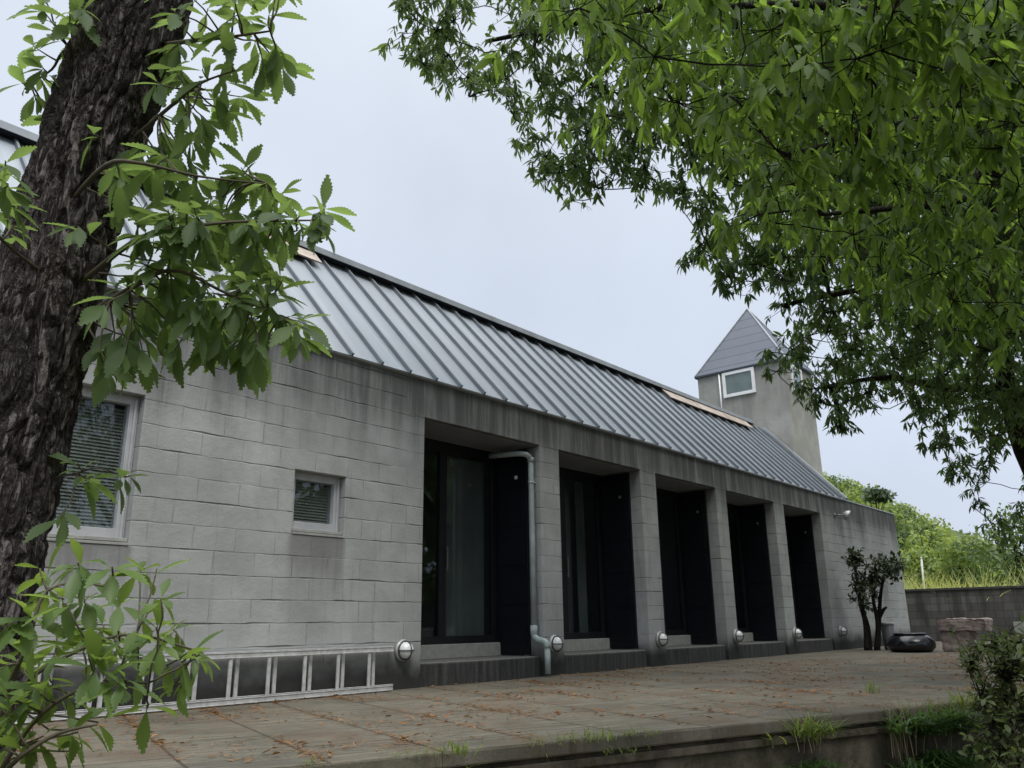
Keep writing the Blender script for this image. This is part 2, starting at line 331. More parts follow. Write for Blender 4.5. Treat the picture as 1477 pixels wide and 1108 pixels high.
M_LEAF_DARK = leaf_mat('glossy_shrub_leaf', (0.020, 0.036, 0.016), (0.045, 0.065, 0.028), 0.15, 0.25)
M_LEAF_BUSH = leaf_mat('bush_leaf', (0.035, 0.055, 0.018), (0.085, 0.115, 0.038), 0.3, 0.35)
M_BAMBOO = leaf_mat('bamboo_grass_leaf', (0.035, 0.075, 0.025), (0.075, 0.14, 0.04), 0.35, 0.4)
M_WEED = leaf_mat('yellow_green_weed', (0.075, 0.12, 0.03), (0.16, 0.21, 0.055), 0.4, 0.5)
M_STALK = leaf_mat('dry_stalk', (0.20, 0.17, 0.10), (0.32, 0.28, 0.18), 0.15, 0.6)
M_HILLLEAF = leaf_mat('hill_wood_leaf', (0.080, 0.130, 0.035), (0.22, 0.28, 0.080), 0.35, 0.5)
M_HILLDARK = leaf_mat('hill_tree_leaf', (0.045, 0.085, 0.03), (0.085, 0.13, 0.04), 0.3, 0.5)
M_PINE = leaf_mat('pine_needle', (0.04, 0.07, 0.035), (0.07, 0.10, 0.05), 0.2, 0.5)
M_PAMPAS = leaf_mat('tall_grass_blade', (0.13, 0.19, 0.05), (0.32, 0.33, 0.14), 0.4, 0.5)
M_LITTER = leaf_mat('dry_leaf_litter', (0.085, 0.042, 0.018), (0.32, 0.17, 0.075), 0.1, 0.8)
def bark_mat(name, a, b, sc=1.0):
    t = NT(name); p = t.scale(t.pos(), (13.0 * sc, 13.0 * sc, 2.6 * sc))
    n1 = t.noise(t.scale(t.pos(), (34.0 * sc, 34.0 * sc, 4.5 * sc)), 1.0, 6, 0.62, 0.8); n2 = t.noise(t.pos(), 60.0, 5, 0.7); n3 = t.noise(t.pos(), 2.4, 3); n4 = t.noise(p, 1.0, 5, 0.6, 0.5)
    rdg = t.math('MINIMUM', t.math('ABSOLUTE', t.math('SUBTRACT', n1, 0.5)), t.math('MULTIPLY', t.math('ABSOLUTE', t.math('SUBTRACT', n4, 0.5)), 1.4))
    pl_ = t.step(rdg, 0.0, 0.085)
    col = t.mix(pl_, a, b)
    col = t.mix(t.step(n2, 0.45, 0.75, 0, 0.6), col, tuple(c * 1.6 for c in b))
    col = t.mix(t.step(n3, 0.5, 0.7, 0, 0.35), col, (0.075, 0.08, 0.06))
    t.bump(t.math('ADD', pl_, t.math('MULTIPLY', n2, 0.5)), 1.0, 0.022); return t.done(col, 0.95, spec=0.1)
M_BARK = bark_mat('furrowed_oak_bark', (0.050, 0.043, 0.040), (0.185, 0.166, 0.157))
M_BARK2 = bark_mat('dark_branch_bark', (0.025, 0.022, 0.018), (0.06, 0.053, 0.045), 2.0)
M_TWIG = plain('green_twig', (0.075, 0.065, 0.04), 0.8)

# ------------------------------------------------------------------ ground, terrace, hill
def y_edge(x): return EO[1] + EDGE_S * (x - EO[0])
MB().box(-150, 320, -200, 220, -1.6, -1.0).build('ground', M_EARTH).update_tag()
tag(bpy.data.objects['ground'], kind='structure')
XE = 26.0
MB().prism([(-6, 0.3, -0.08), (-6, y_edge(-6), -0.08), (XE, y_edge(XE), -0.08), (XE, 0.3, -0.08)], (0, 0, 0.08)).build('terrace', M_PAVE, bevel=0.012)
tag(bpy.data.objects['terrace'], kind='structure')
def hill_h(x, y):
    h = 0.94 * 2.5 * np.log1p(np.exp((np.minimum(y, 60) - 10.5) / 2.5)); h = 20 * np.tanh(h / 20 * (1 + 0.2 * h / 20))
    return h * np.clip((x - 42) / 50, 0, 1) ** 1.3
nx, ny = 110, 80
gx = np.concatenate([np.linspace(-40, 26, 12), np.linspace(27, 190, nx - 12)])
V = []; 
for xx in gx:
    lo = y_edge(min(xx, XE)) + 0.35 - max(0, xx - XE) * 1.0
    for k in range(ny):
        tt = k / (ny - 1); yy = lo + (170 - lo) * tt ** 1.5
        V.append((xx, yy, -0.05 + float(hill_h(xx, yy)) if k else -1.1))
V = np.array(V); V[:, 2] += 0.25 * np.sin(V[:, 0] * 0.7) * np.sin(V[:, 1] * 0.6) * np.clip((V[:, 0] - 34) / 20, 0, 1) * (V[:, 2] > 0)
idx = np.arange(nx * ny).reshape(nx, ny)
F = np.stack([idx[:-1, :-1], idx[1:, :-1], idx[1:, 1:], idx[:-1, 1:]], -1).reshape(-1, 4)
tag(np_mesh('hill', V, F, M_HILLGROUND), kind='structure')

# retaining wall carrying the terrace edge
rw = empty('retaining_wall', (3, y_edge(3), -1.0), 'dark mossy concrete retaining wall under the front edge of the paved terrace', 'retaining wall')
def edge_pt(s, off, z): q = EO + ED * s + EN * off; return (q[0], q[1], z)
MB().prism([edge_pt(-9, -0.05, -1.3), edge_pt(24.5, -0.05, -1.3), edge_pt(24.5, -0.40, -1.3), edge_pt(-9, -0.40, -1.3)], (0, 0, 1.218)).build('wall_face', M_RETAIN, rw, bevel=0.01)
MB().prism([edge_pt(-9, -0.02, -0.155), edge_pt(24.4, -0.02, -0.155), edge_pt(24.4, -0.10, -0.155), edge_pt(-9, -0.10, -0.155)], (0, 0, 0.05)).build('ledge', M_RETAIN, rw, bevel=0.008)

# ------------------------------------------------------------------ the long building
OPEN = [(6.25, 8.32), (8.74, 10.80), (11.25, 13.28), (13.68, 15.75), (16.22, 18.20)]
WINS = [(1.6, 3.06, 1.25, 2.48), (4.57, 5.18, 1.45, 2.06), (21.85, 22.28, 1.42, 2.20)]
bld = empty('concrete_building', (10, 0, 0), 'long grey concrete block building with five dark door openings and a steep metal roof', 'building')
def holed_wall(xs, zs, holes, y0, y1):
    xs = sorted(set(xs + [h[i] for h in holes for i in (0, 1)])); zs = sorted(set(zs + [h[i] for h in holes for i in (2, 3)]))
    def solid(i, j):
        if not (0 <= i < len(xs) - 1 and 0 <= j < len(zs) - 1): return False
        cx, cz = (xs[i] + xs[i + 1]) / 2, (zs[j] + zs[j + 1]) / 2
        return not any(h[0] < cx < h[1] and h[2] < cz < h[3] for h in holes)
    m = MB(); ids = {}
    def vid(i, j, k):
        if (i, j, k) not in ids: ids[(i, j, k)] = len(m.v); m.v.append((xs[i], (y0, y1)[k], zs[j]))
        return ids[(i, j, k)]
    for i in range(len(xs) - 1):
        for j in range(len(zs) - 1):
            if not solid(i, j): continue
            m.f.append((vid(i, j, 0), vid(i + 1, j, 0), vid(i + 1, j + 1, 0), vid(i, j + 1, 0)))
            m.f.append((vid(i, j, 1), vid(i, j + 1, 1), vid(i + 1, j + 1, 1), vid(i + 1, j, 1)))
            if not solid(i - 1, j): m.f.append((vid(i, j, 0), vid(i, j + 1, 0), vid(i, j + 1, 1), vid(i, j, 1)))
            if not solid(i + 1, j): m.f.append((vid(i + 1, j, 0), vid(i + 1, j, 1), vid(i + 1, j + 1, 1), vid(i + 1, j + 1, 0)))
            if not solid(i, j - 1): m.f.append((vid(i, j, 0), vid(i, j, 1), vid(i + 1, j, 1), vid(i + 1, j, 0)))
            if not solid(i, j + 1): m.f.append((vid(i, j + 1, 0), vid(i + 1, j + 1, 0), vid(i + 1, j + 1, 1), vid(i, j + 1, 1)))
    return m
TOP = 3.31; YB = 0.72; X0, X1 = -2.0, 23.72
holes = [(a, b, -0.2, 2.87) for a, b in OPEN] + WINS
holed_wall([X0, X1], [-0.2, TOP], holes, 0.0, YB).build('wall', M_BLOCK, bld, bevel=0.006)
shell = MB(); shell.box(X0, X0 + 0.25, YB, 4.2, -0.2, TOP); shell.box(X1 - 0.25, X1, YB, 4.2, -0.2, TOP); shell.box(X0 + 0.25, X1 - 0.25, 3.95, 4.2, -0.2, TOP)
shell.build('rear_wall', M_BLOCK, bld)
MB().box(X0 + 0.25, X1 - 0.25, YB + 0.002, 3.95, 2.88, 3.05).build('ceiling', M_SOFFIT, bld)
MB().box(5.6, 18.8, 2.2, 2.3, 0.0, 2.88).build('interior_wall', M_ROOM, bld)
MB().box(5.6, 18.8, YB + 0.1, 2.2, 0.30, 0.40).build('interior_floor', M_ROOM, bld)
# painted ceiling of each recess, a few mm under the lintel
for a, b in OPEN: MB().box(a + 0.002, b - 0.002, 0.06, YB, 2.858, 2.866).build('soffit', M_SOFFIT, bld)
# damp plinth steps with a gently bowed front lip
for a, b in OPEN:
    n = 14; poly = [(a + 0.003, YB, -0.1), (a + 0.003, 0.05, -0.1)]
    poly += [(a + 0.003 + (b - a - 0.006) * k / n, 0.05 - 0.10 * math.sin(math.pi * k / n) ** 0.7, -0.1) for k in range(1, n)] + [(b - 0.003, 0.05, -0.1), (b - 0.003, YB, -0.1)]
    MB().prism(poly[::-1], (0, 0, 0.335)).build('plinth_step', M_PLINTH, bld, bevel=0.02)
    MB().box(a + 0.003, b - 0.003, YB - 0.06, YB + 0.1, 0.235, 0.395).build('door_sill', M_SILL, bld, bevel=0.006)
for n_, (a, b) in enumerate(OPEN):
    fr = MB(); y0, y1 = YB + 0.004, YB + 0.075; z0, z1 = 0.397, 2.88; mid = (a + b) / 2
    fr.box(a - 0.05, a + 0.07, y0, y1, z0, z1); fr.box(b - 0.12, b + 0.05, y0, y1, z0, z1); fr.box(a + 0.07, b - 0.12, y0, y1, z1 - 0.16, z1); fr.box(a + 0.07, b - 0.12, y0, y1, z0, z0 + 0.09)
    fr.box(mid - 0.06, mid + 0.06, y0 + 0.004, y1 - 0.004, z0 + 0.09, z1 - 0.16)
    f = fr.build('glass_door', M_DARKFR, bld, bevel=0.003)
    pn = MB(); pn.box(a + 0.07, mid - 0.06, YB + 0.035, YB + 0.041, z0 + 0.09, z1 - 0.16); pn.box(mid + 0.06, b - 0.12, YB + 0.035, YB + 0.041, z0 + 0.09, z1 - 0.16)
    pn.build('pane', M_GLASS, f)
    MB().box(mid + 0.045, mid + 0.06, y0 - 0.03, y0 - 0.018, 1.25, 1.55).box(mid + 0.045, mid + 0.06, y0 - 0.018, y0 + 0.0035, 1.27, 1.29).box(mid + 0.045, mid + 0.06, y0 - 0.018, y0 + 0.0035, 1.51, 1.53).build('handle', M_SPOT, f)
    ct = MB(); cx0, cx1 = [(mid + 0.03, b - 0.14), (mid + 0.50, mid + 0.72), (a + 0.9, a + 1.5), (mid + 0.1, mid + 0.4), (mid + 0.4, mid + 0.6)][n_]
    k = max(6, int((cx1 - cx0) / 0.03)); P = [(cx0 + (cx1 - cx0) * i / k, YB + 0.14 + 0.004 * math.sin(i * 0.9), 0) for i in range(k + 1)]
    for i in range(k): ct.prism([(P[i][0], P[i][1], 0.43), (P[i + 1][0], P[i + 1][1], 0.43), (P[i + 1][0], P[i + 1][1] + 0.008, 0.43), (P[i][0], P[i][1] + 0.008, 0.43)], (0, 0, 2.3))
    ct.build('curtain', M_CURTAIN, f)
    dl = MB(); dl.box(b - 0.052, b - 0.012, 0.19, 0.715, 0.25, 2.83)
    for q in range(5): dl.box(b - 0.058, b - 0.0525, 0.24, 0.68, 0.36 + q * 0.49, 0.36 + q * 0.49 + 0.40)
    d = dl.build('door_leaf', M_NAVY, bld, bevel=0.003)
    MB().lathe([(0.004, 0.0), (0.022, 0.008), (0.028, 0.022), (0.022, 0.037), (0.006, 0.044)], (b - 0.058, 0.34, 2.47), (-1, 0, 0), 12).build('knob', M_BULB if n_ == 0 else M_SPOT, d, True)
    MB().box(b - 0.053, b - 0.010, 0.195, 0.26, 0.236, 0.2495).build('bottom_bolt', M_SPOT, d)
# windows set into the block wall
def window(x0, x1, z0, z1, big):
    y = 0.09; w_ = 0.075
    f = MB(); f.box(x0 + 0.002, x0 + w_, y, y + 0.1, z0 + 0.06, z1 - 0.002); f.box(x1 - w_, x1 - 0.002, y, y + 0.1, z0 + 0.06, z1 - 0.002)
    f.box(x0 + w_, x1 - w_, y, y + 0.1, z1 - w_, z1 - 0.002); f.box(x0 + w_, x1 - w_, y, y + 0.1, z0 + 0.06, z0 + 0.06 + w_)
    i = w_ - 0.018                                          # stepped inner bead
    f.box(x0 + 0.025, x0 + 0.045, y - 0.018, y - 0.0005, z0 + 0.06, z1 - 0.03); f.box(x1 - 0.045, x1 - 0.025, y - 0.018, y - 0.0005, z0 + 0.06, z1 - 0.03)
    if big: f.box((x0 + x1) / 2 - 0.03, (x0 + x1) / 2 + 0.03, y + 0.002, y + 0.098, z0 + 0.06 + w_, z1 - w_)
    f = f.build('window', M_ALU, bld, bevel=0.003)
    MB().box(x0 + w_, x1 - w_, y + 0.05, y + 0.056, z0 + 0.06 + w_, z1 - w_).build('pane', M_GLASS, f)
    sl_ = MB(); sl_.box(x0 + 0.003, x1 - 0.003, 0.02, y + 0.1, z0 + 0.03, z0 + 0.058); sl_.box(x0 + 0.003, x1 - 0.003, -0.008, y + 0.08, z0 + 0.001, z0 + 0.0225)
    sl_.build('sill', M_SILL, f, bevel=0.003)
    bl = MB(); n = int((z1 - z0 - 0.2) / 0.028)
    for k in range(n):
        zc = z0 + 0.12 + 0.028 * k
        bl.prism([(x0 + 0.05, y + 0.085, zc), (x0 + 0.05, y + 0.101, zc + 0.0275), (x0 + 0.05, y + 0.103, zc + 0.0275), (x0 + 0.05, y + 0.087, zc)], (x1 - x0 - 0.1, 0, 0))
    bl.build('blind', M_BLIND, f)
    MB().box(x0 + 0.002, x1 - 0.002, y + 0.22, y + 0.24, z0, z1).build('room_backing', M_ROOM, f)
window(*WINS[0], True); window(*WINS[1], False); window(*WINS[2], False)
# roof: 47 degree metal slopes
XR = 19.9; RY0, RZ0, RY1, RZ1 = -0.03, 3.325, 1.80, 5.31
sv = np.array([0, RY1 - RY0, RZ1 - RZ0]); sv /= np.linalg.norm(sv); nv = np.array([0, -sv[2], sv[1]])
rf = MB(); rf.prism([(X0 - 0.1, RY0, RZ0), (XR, RY0, RZ0), (XR, RY1, RZ1), (X0 - 0.1, RY1, RZ1)], tuple(-0.04 * nv))
roof = rf.build('roof', M_ROOF, bld)
sm = MB(); L = math.hypot(RY1 - RY0, RZ1 - RZ0)
k = -17
while 5.15 + 0.41 * k < XR - 0.02:
    xs_ = 5.15 + 0.41 * k; k += 1
    if xs_ < X0: continue
    a = np.array([xs_, RY0, RZ0]) - 0.012 * sv
    sm.prism([a - [0.014, 0, 0] - 0.01 * nv, a + [0.014, 0, 0] - 0.01 * nv, a + [0.013, 0, 0] + 0.046 * nv, a - [0.013, 0, 0] + 0.046 * nv], tuple((L + 0.0) * sv))
sm.build('seam_ribs', M_RIB, roof, bevel=0.004)
MB().prism([(XR - 0.09, RY0 - 0.02, RZ0 + 0.005), (XR + 0.02, RY0 - 0.02, RZ0 + 0.005), (XR + 0.02, RY1, RZ1 + 0.03), (XR - 0.09, RY1, RZ1 + 0.03)], tuple(0.05 * nv)).build('verge_flashing', M_CAPMETAL, roof)
MB().box(X0 - 0.1, XR, RY0 - 0.012, RY0 - 0.002, RZ0 - 0.022, RZ0 + 0.002).build('eave_flashing', M_SPOT, roof)
MB().prism([(X0 - 0.1, 4.25, 3.325), (X0 - 0.1, 2.45, 5.29), (X0 - 0.1, 2.42, 5.25), (X0 - 0.1, 4.21, 3.29)], (XR - X0 + 0.1, 0, 0)).build('rear_slope', M_ROOF, roof)
gab = MB(); gab.prism([(X0 + 0.01, 0.06, TOP), (X0 + 0.01, 4.15, TOP), (X0 + 0.01, 2.3, 5.24), (X0 + 0.01, 1.84, 5.24)], (0.2, 0, 0)); gab.build('gable', M_BLOCK, bld)
rc = MB(); XC = 19.0
rc.box(X0 - 0.1, XC, 1.64, 2.6, 5.275, 5.30); rc.build('ridge_underside', M_DARKMETAL, roof)  # shadow beneath the cap is put into this sheet's dark colour
MB().prism([(X0 - 0.12, 1.62, 5.275), (X0 - 0.12, 1.62, 5.355), (X0 - 0.12, 2.08, 5.47), (X0 - 0.12, 2.62, 5.35), (X0 - 0.12, 2.62, 5.275), (X0 - 0.12, 2.60, 5.302), (X0 - 0.12, 1.64, 5.302)], (XC - X0 + 0.14, 0, 0)).build('ridge_cap', M_CAPMETAL, roof)
def on_roof(x, y, h): return np.array([x, y, RZ0 + (y - RY0) * (RZ1 - RZ0) / (RY1 - RY0)]) + h * nv
def patch(x0, x1, y0, y1, h=0.066):
    MB().prism([on_roof(x0, y0, h), on_roof(x1, y0, h), on_roof(x1, y1, h), on_roof(x0, y1, h)], tuple(0.02 * nv)).build('ridge_panel', M_COPPER, roof, bevel=0.003)
patch(4.92, 5.80, 1.52, 1.79)
for q in range(3): patch(14.55 + 1.32 * q, 15.83 + 1.32 * q, 1.50, 1.79, 0.066 + 0.004 * q)
MB().box(X0 + 0.5, X1 - 0.3, 0.2, 4.0, TOP + 0.001, TOP + 0.012).build('flat_roof', M_CAPMETAL, bld) if False else MB().box(XR + 0.03, X1 - 0.03, 0.05, 4.15, TOP + 0.003, TOP + 0.05).build('flat_roof', M_CAPMETAL, bld, bevel=0.004)
MB().box(XR + 0.02, X1 + 0.02, -0.015, 0.045, TOP + 0.002, TOP + 0.03).build('parapet_flashing', M_CAPMETAL, bld)
# drainpipe
dp = MB(); R_ = 0.036
def bend(p, q, r, n=5):                                     # quarter bend points from p via corner q to r
    p, q, r = map(np.array, (p, q, r)); return [(1 - t_) ** 2 * p + 2 * t_ * (1 - t_) * q + t_ ** 2 * r for t_ in np.linspace(0, 1, n)]
pts = [(8.02, 0.60, 2.76), (8.05, 0.35, 2.75)] + bend((8.06, 0.22, 2.745), (8.08, 0.10, 2.74), (8.15, 0.085, 2.73)) + bend((8.17, 0.08, 2.72), (8.235, 0.08, 2.71), (8.235, 0.08, 2.62)) + [(8.235, 0.08, 1.6), (8.235, 0.08, 0.56)]
pipe = dp.tube([np.array(q, float) for q in pts], R_, 16).build('drainpipe', M_PIPE, bld, True)
MB().tube([(8.235, 0.08, 0.60), (8.235, 0.08, 0.50)] + bend((8.235, 0.08, 0.48), (8.235, 0.06, 0.44), (8.24, 0.0, 0.42)) + bend((8.245, -0.06, 0.41), (8.25, -0.11, 0.40), (8.25, -0.11, 0.33)), [0.046, 0.046] + [0.041] * 10, 14).build('offset_elbow', M_PIPE, pipe, True)
MB().tube([(8.235, 0.08, 2.64), (8.235, 0.08, 2.70)], 0.043, 16).build('collar', M_PIPE, pipe, True)
MB().tube([(8.235, 0.08, 2.36), (8.235, 0.08, 2.385)], 0.042, 16).box(8.28, 8.318, 0.07, 0.09, 2.362, 2.382).build('clamp', M_PIPE, pipe, True)
MB().tube([(8.25, -0.11, 0.36), (8.25, -0.11, 0.035)], R_, 16).build('pipe_foot', M_PIPE, pipe, True)

# ------------------------------------------------------------------ tower behind the end of the roof
tw = empty('tower', (20.9, 2.35, 0), 'square concrete tower with a slate grey pyramid roof behind the far roof end', 'tower')
TX0, TX1, TY0, TY1, TZ = 20.0, 21.8, 1.1, 3.59, 7.10
MB().box(TX0, TX1, TY0, TY1, 3.0, TZ).build('tower_wall', M_TOWER, tw, bevel=0.01)
tr = MB(); o_ = 0.05
base = [(TX0 - o_, TY0 - o_, TZ + .02), (TX1 + o_, TY0 - o_, TZ + .02), (TX1 + o_, TY1 + o_, TZ + .02), (TX0 - o_, TY1 + o_, TZ + .02)]
tr.add(base + [(20.9, 2.345, 9.07)], [(3, 2, 1, 0), (0, 1, 4), (1, 2, 4), (2, 3, 4), (3, 0, 4)]); trf = tr.build('tower_roof', M_SHINGLE, tw)
ev = MB(); ev.box(TX0 - 0.06, TX1 + 0.06, TY0 - 0.06, TY1 + 0.06, TZ - 0.035, TZ + 0.019); ev.build('eave_trim', M_DARKMETAL, trf)
hp = MB()
for b_ in base: hp.tube([np.array(b_) + [0, 0, 0.01], (20.9, 2.345, 9.085)], 0.022, 6)
hp.build('hip_flashing', M_CAPMETAL, trf)
def tower_window(face, a0, a1, z0, z1):
    def bx(m, a, b, d0, d1, c, e_):
        if face == 'x': m.box(TX0 - d1, TX0 - d0, a, b, c, e_)
        else: m.box(a, b, TY0 - d1, TY0 - d0, c, e_)
    f = MB(); w_ = 0.085
    bx(f, a0, a0 + w_, .002, .05, z0, z1); bx(f, a1 - w_, a1, .002, .05, z0, z1); bx(f, a0 + w_, a1 - w_, .002, .05, z1 - w_, z1); bx(f, a0 + w_, a1 - w_, .002, .05, z0, z0 + w_)
    f = f.build('window', M_WHITEFR, tw, bevel=0.004)
    m = MB(); bx(m, a0 + w_, a1 - w_, .022, .026, z0 + w_, z1 - w_); m.build('pane', M_GLASS, f)
    m = MB(); bx(m, a0 + w_, a1 - w_, .004, .010, z0 + w_, z1 - w_); m.build('blind', M_PALEBLIND, f)
tower_window('x', 1.93, 2.84, 6.36, 7.06); tower_window('y', 20.28, 21.0, 6.28, 7.04)
ds = MB(); ds.tube([(TX0 - 0.03, 2.93, 7.05), (TX0 - 0.03, 2.93, 5.6)], 0.022, 8); ds.build('downpipe', M_WHITEFR, tw, True)

# ------------------------------------------------------------------ wall lamps, spotlight
LAMP_LABELS = ['round caged bulkhead lamp on block wall at the end of the ladder', 'round caged bulkhead lamp at the foot of the pillar beside the green drainpipe',
    'round caged bulkhead lamp on second pillar past the drainpipe', 'round caged bulkhead lamp on third pillar past the drainpipe',
    'round caged bulkhead lamp on fourth pillar past the drainpipe', 'round caged bulkhead lamp on the wall just left of the dark shrub']
LX = [6.05, 8.60, 11.19, 13.74, 16.32 - 0.22, 18.80]
LX = [5.98, 8.51, 11.06, 13.57, 16.10, 18.58]
lamp0 = None
def make_lamp(x, label):
    z = 0.375; t = empty('wall_lamp', (x, 0, z), label, 'wall lamp', 'bulkhead lamps along the foot of the wall')
    MB().lathe([(0.105, 0.001), (0.108, 0.03), (0.100, 0.045), (0.085, 0.05)], (x, 0, z), (0, -1, 0), 28).build('lamp_base', M_LAMPBODY, t, True)
    MB().lathe([(0.084, 0.045), (0.083, 0.065), (0.076, 0.095), (0.060, 0.120), (0.036, 0.137), (0.010, 0.143)], (x, 0, z), (0, -1, 0), 28).build('lamp_glass', M_BULB, t, True)
    cg = MB(); cg.lathe([(0.094, 0.044), (0.098, 0.052), (0.096, 0.064), (0.086, 0.062)], (x, 0, z), (0, -1, 0), 28)
    for an in (0.0, math.pi / 2):
        pts = []
        for q in np.linspace(0, math.pi, 15):
            r_, h_ = 0.092 * math.cos(q), 0.055 + 0.096 * math.sin(q)
            pts.append((x + r_ * math.cos(an), -h_, z + r_ * math.sin(an)))
        cg.tube(pts, 0.0065, 8)
    cg.build('cage', M_CAGE, t, True)
    return t
lamp0 = make_lamp(LX[0], LAMP_LABELS[0])
for x_, lb in list(zip(LX, LAMP_LABELS))[1:]:
    c = lamp0.copy(); COL.objects.link(c); c.location.x = x_; c['label'] = lb
    for ch in list(lamp0.children):
        d = ch.copy(); COL.objects.link(d); d.parent = c
spt = empty('spotlight', (19.3, 0, 2.93), 'small round floodlight on a bracket high on the wall above the shrub', 'spotlight')
m = MB(); m.lathe([(0.05, 0.001), (0.05, 0.02)], (19.1, 0, 2.90), (0, -1, 0), 16); m.tube([(19.1, -0.01, 2.90), (19.12, -0.12, 2.90), (19.25, -0.16, 2.90)], 0.014, 8); m.build('bracket', M_SPOT, spt, True)
m = MB(); m.lathe([(0.03, -0.06), (0.085, -0.03), (0.12, 0.03), (0.125, 0.06), (0.115, 0.06), (0.09, 0.02)], (19.36, -0.17, 2.92), (0.25, -0.55, -0.35), 24); m.build('lamp_head', M_LAMPBODY, spt, True)

# ------------------------------------------------------------------ ladder lying on its side against the wall
ld = empty('ladder', (4, -0.08, 0), 'long folded aluminium ladder lying on its side against the block wall', 'ladder')
def ladder_section(y, x0, x1, z0, z1):
    for z_ in (z0, z1):
        m = MB(); m.box(x0, x1, y - 0.011, y + 0.011, z_ - 0.023, z_ + 0.023)
        m.box(x0, x1, y - 0.017, y - 0.0115, z_ + 0.016, z_ + 0.023); m.box(x0, x1, y - 0.017, y - 0.0115, z_ - 0.023, z_ - 0.016); m.build('rail', M_LADDER, ld, bevel=0.002)
ladder_section(-0.105, 1.55, 5.77, 0.033, 0.395); ladder_section(-0.050, 1.60, 5.82, 0.040, 0.402)
for k in range(11):
    xr = 1.74 + 0.373 * k
    MB().box(xr - 0.016, xr + 0.016, -0.115, -0.095, 0.0565, 0.3715).build('rung', M_LADDER, ld, bevel=0.004)
    MB().box(xr + 0.082, xr + 0.116, -0.060, -0.040, 0.0635, 0.3785).build('rung', M_LADDER, ld, bevel=0.004)

# ------------------------------------------------------------------ pot, bin, granite block, garden wall, pole
pot = empty('glazed_pot', (17.62, -1.66, 0), 'squat glossy black glazed pot with a wide flat mouth standing on the terrace', 'pot')
MB().lathe([(0.30, 0.0), (0.37, 0.02), (0.43, 0.085), (0.44, 0.15), (0.415, 0.22), (0.34, 0.29), (0.27, 0.325), (0.24, 0.32), (0.22, 0.28), (0.05, 0.25)], (17.62, -1.66, 0), n=40).build('body', M_POT, pot, True)
MB().lathe([(0.262, 0.315), (0.295, 0.325), (0.30, 0.342), (0.27, 0.353), (0.235, 0.342), (0.235, 0.31)], (17.62, -1.66, 0), n=40).build('rim', M_POT, pot, True)
bn = empty('grey_bin', (18.75, -0.93, 0), 'small grey plastic bin with a pale rim standing behind the dark shrub', 'bin')
MB().lathe([(0.10, 0.0), (0.105, 0.01), (0.135, 0.52), (0.125, 0.52), (0.10, 0.1)], (18.75, -0.93, 0), n=24).build('bucket', M_BIN, bn, True)
MB().lathe([(0.137, 0.505), (0.15, 0.515), (0.15, 0.545), (0.128, 0.55), (0.124, 0.515)], (18.75, -0.93, 0), n=24).build('rim', M_BINRIM, bn, True)
def rough_block(name, parent, x0, x1, y0, y1, z0, z1, amp, n=10):
    V = []; F = []
    g = lambda a, b, k: a + (b - a) * k / n
    import itertools
    ids = {}; 
    for i, j, k in itertools.product(range(n + 1), repeat=3):
        if not (i in (0, n) or j in (0, n) or k in (0, n)): continue
        c = 0.5 * amp * ((i in (0, n)) + (j in (0, n)) + (k in (0, n)) - 1)
        ids[(i, j, k)] = len(V); q = np.array([g(x0, x1, i), g(y0, y1, j), g(z0, z1, k)])
        ctr = np.array([(x0 + x1) / 2, (y0 + y1) / 2, (z0 + z1) / 2]); q = q + rng.normal(0, amp * 0.3, 3) + c * (ctr - q) * 0.6
        V.append(q)
    for i, j in itertools.product(range(n), repeat=2):
        for k in (0, n):
            F += [(ids[(i, j, k)], ids[(i + 1, j, k)], ids[(i + 1, j + 1, k)], ids[(i, j + 1, k)]), (ids[(i, k, j)], ids[(i + 1, k, j)], ids[(i + 1, k, j + 1)], ids[(i, k, j + 1)]), (ids[(k, i, j)], ids[(k, i + 1, j)], ids[(k, i + 1, j + 1)], ids[(k, i, j + 1)])]
    o = np_mesh(name, V, F, M_GRANITE, parent, False); return o
gb = empty('stone_bench', (18.1, -2.5, 0), 'rough pinkish granite block with an overhanging slab beside the black pot', 'stone bench')
rough_block('slab', gb, 17.85, 18.5, -2.95, -2.12, 0.385, 0.60, 0.03); rough_block('base', gb, 17.9, 18.5, -2.66, -2.14, -0.02, 0.385, 0.03)
gw = empty('garden_wall', (26.3, -4, 0), 'weathered dark block wall across the far end of the terrace', 'garden wall')
MB().box(26.0, 26.2, -22, 4.5, -0.2, 1.36).build('block_courses', M_GWALL, gw, bevel=0.008)
MB().box(25.97, 26.23, -22, 4.5, 1.362, 1.43).build('coping', M_GWALL, gw, bevel=0.01)
MB().box(25.8, 25.998, -22, -2.0, -0.2, 0.50).build('footing', M_SILL, gw, bevel=0.01)

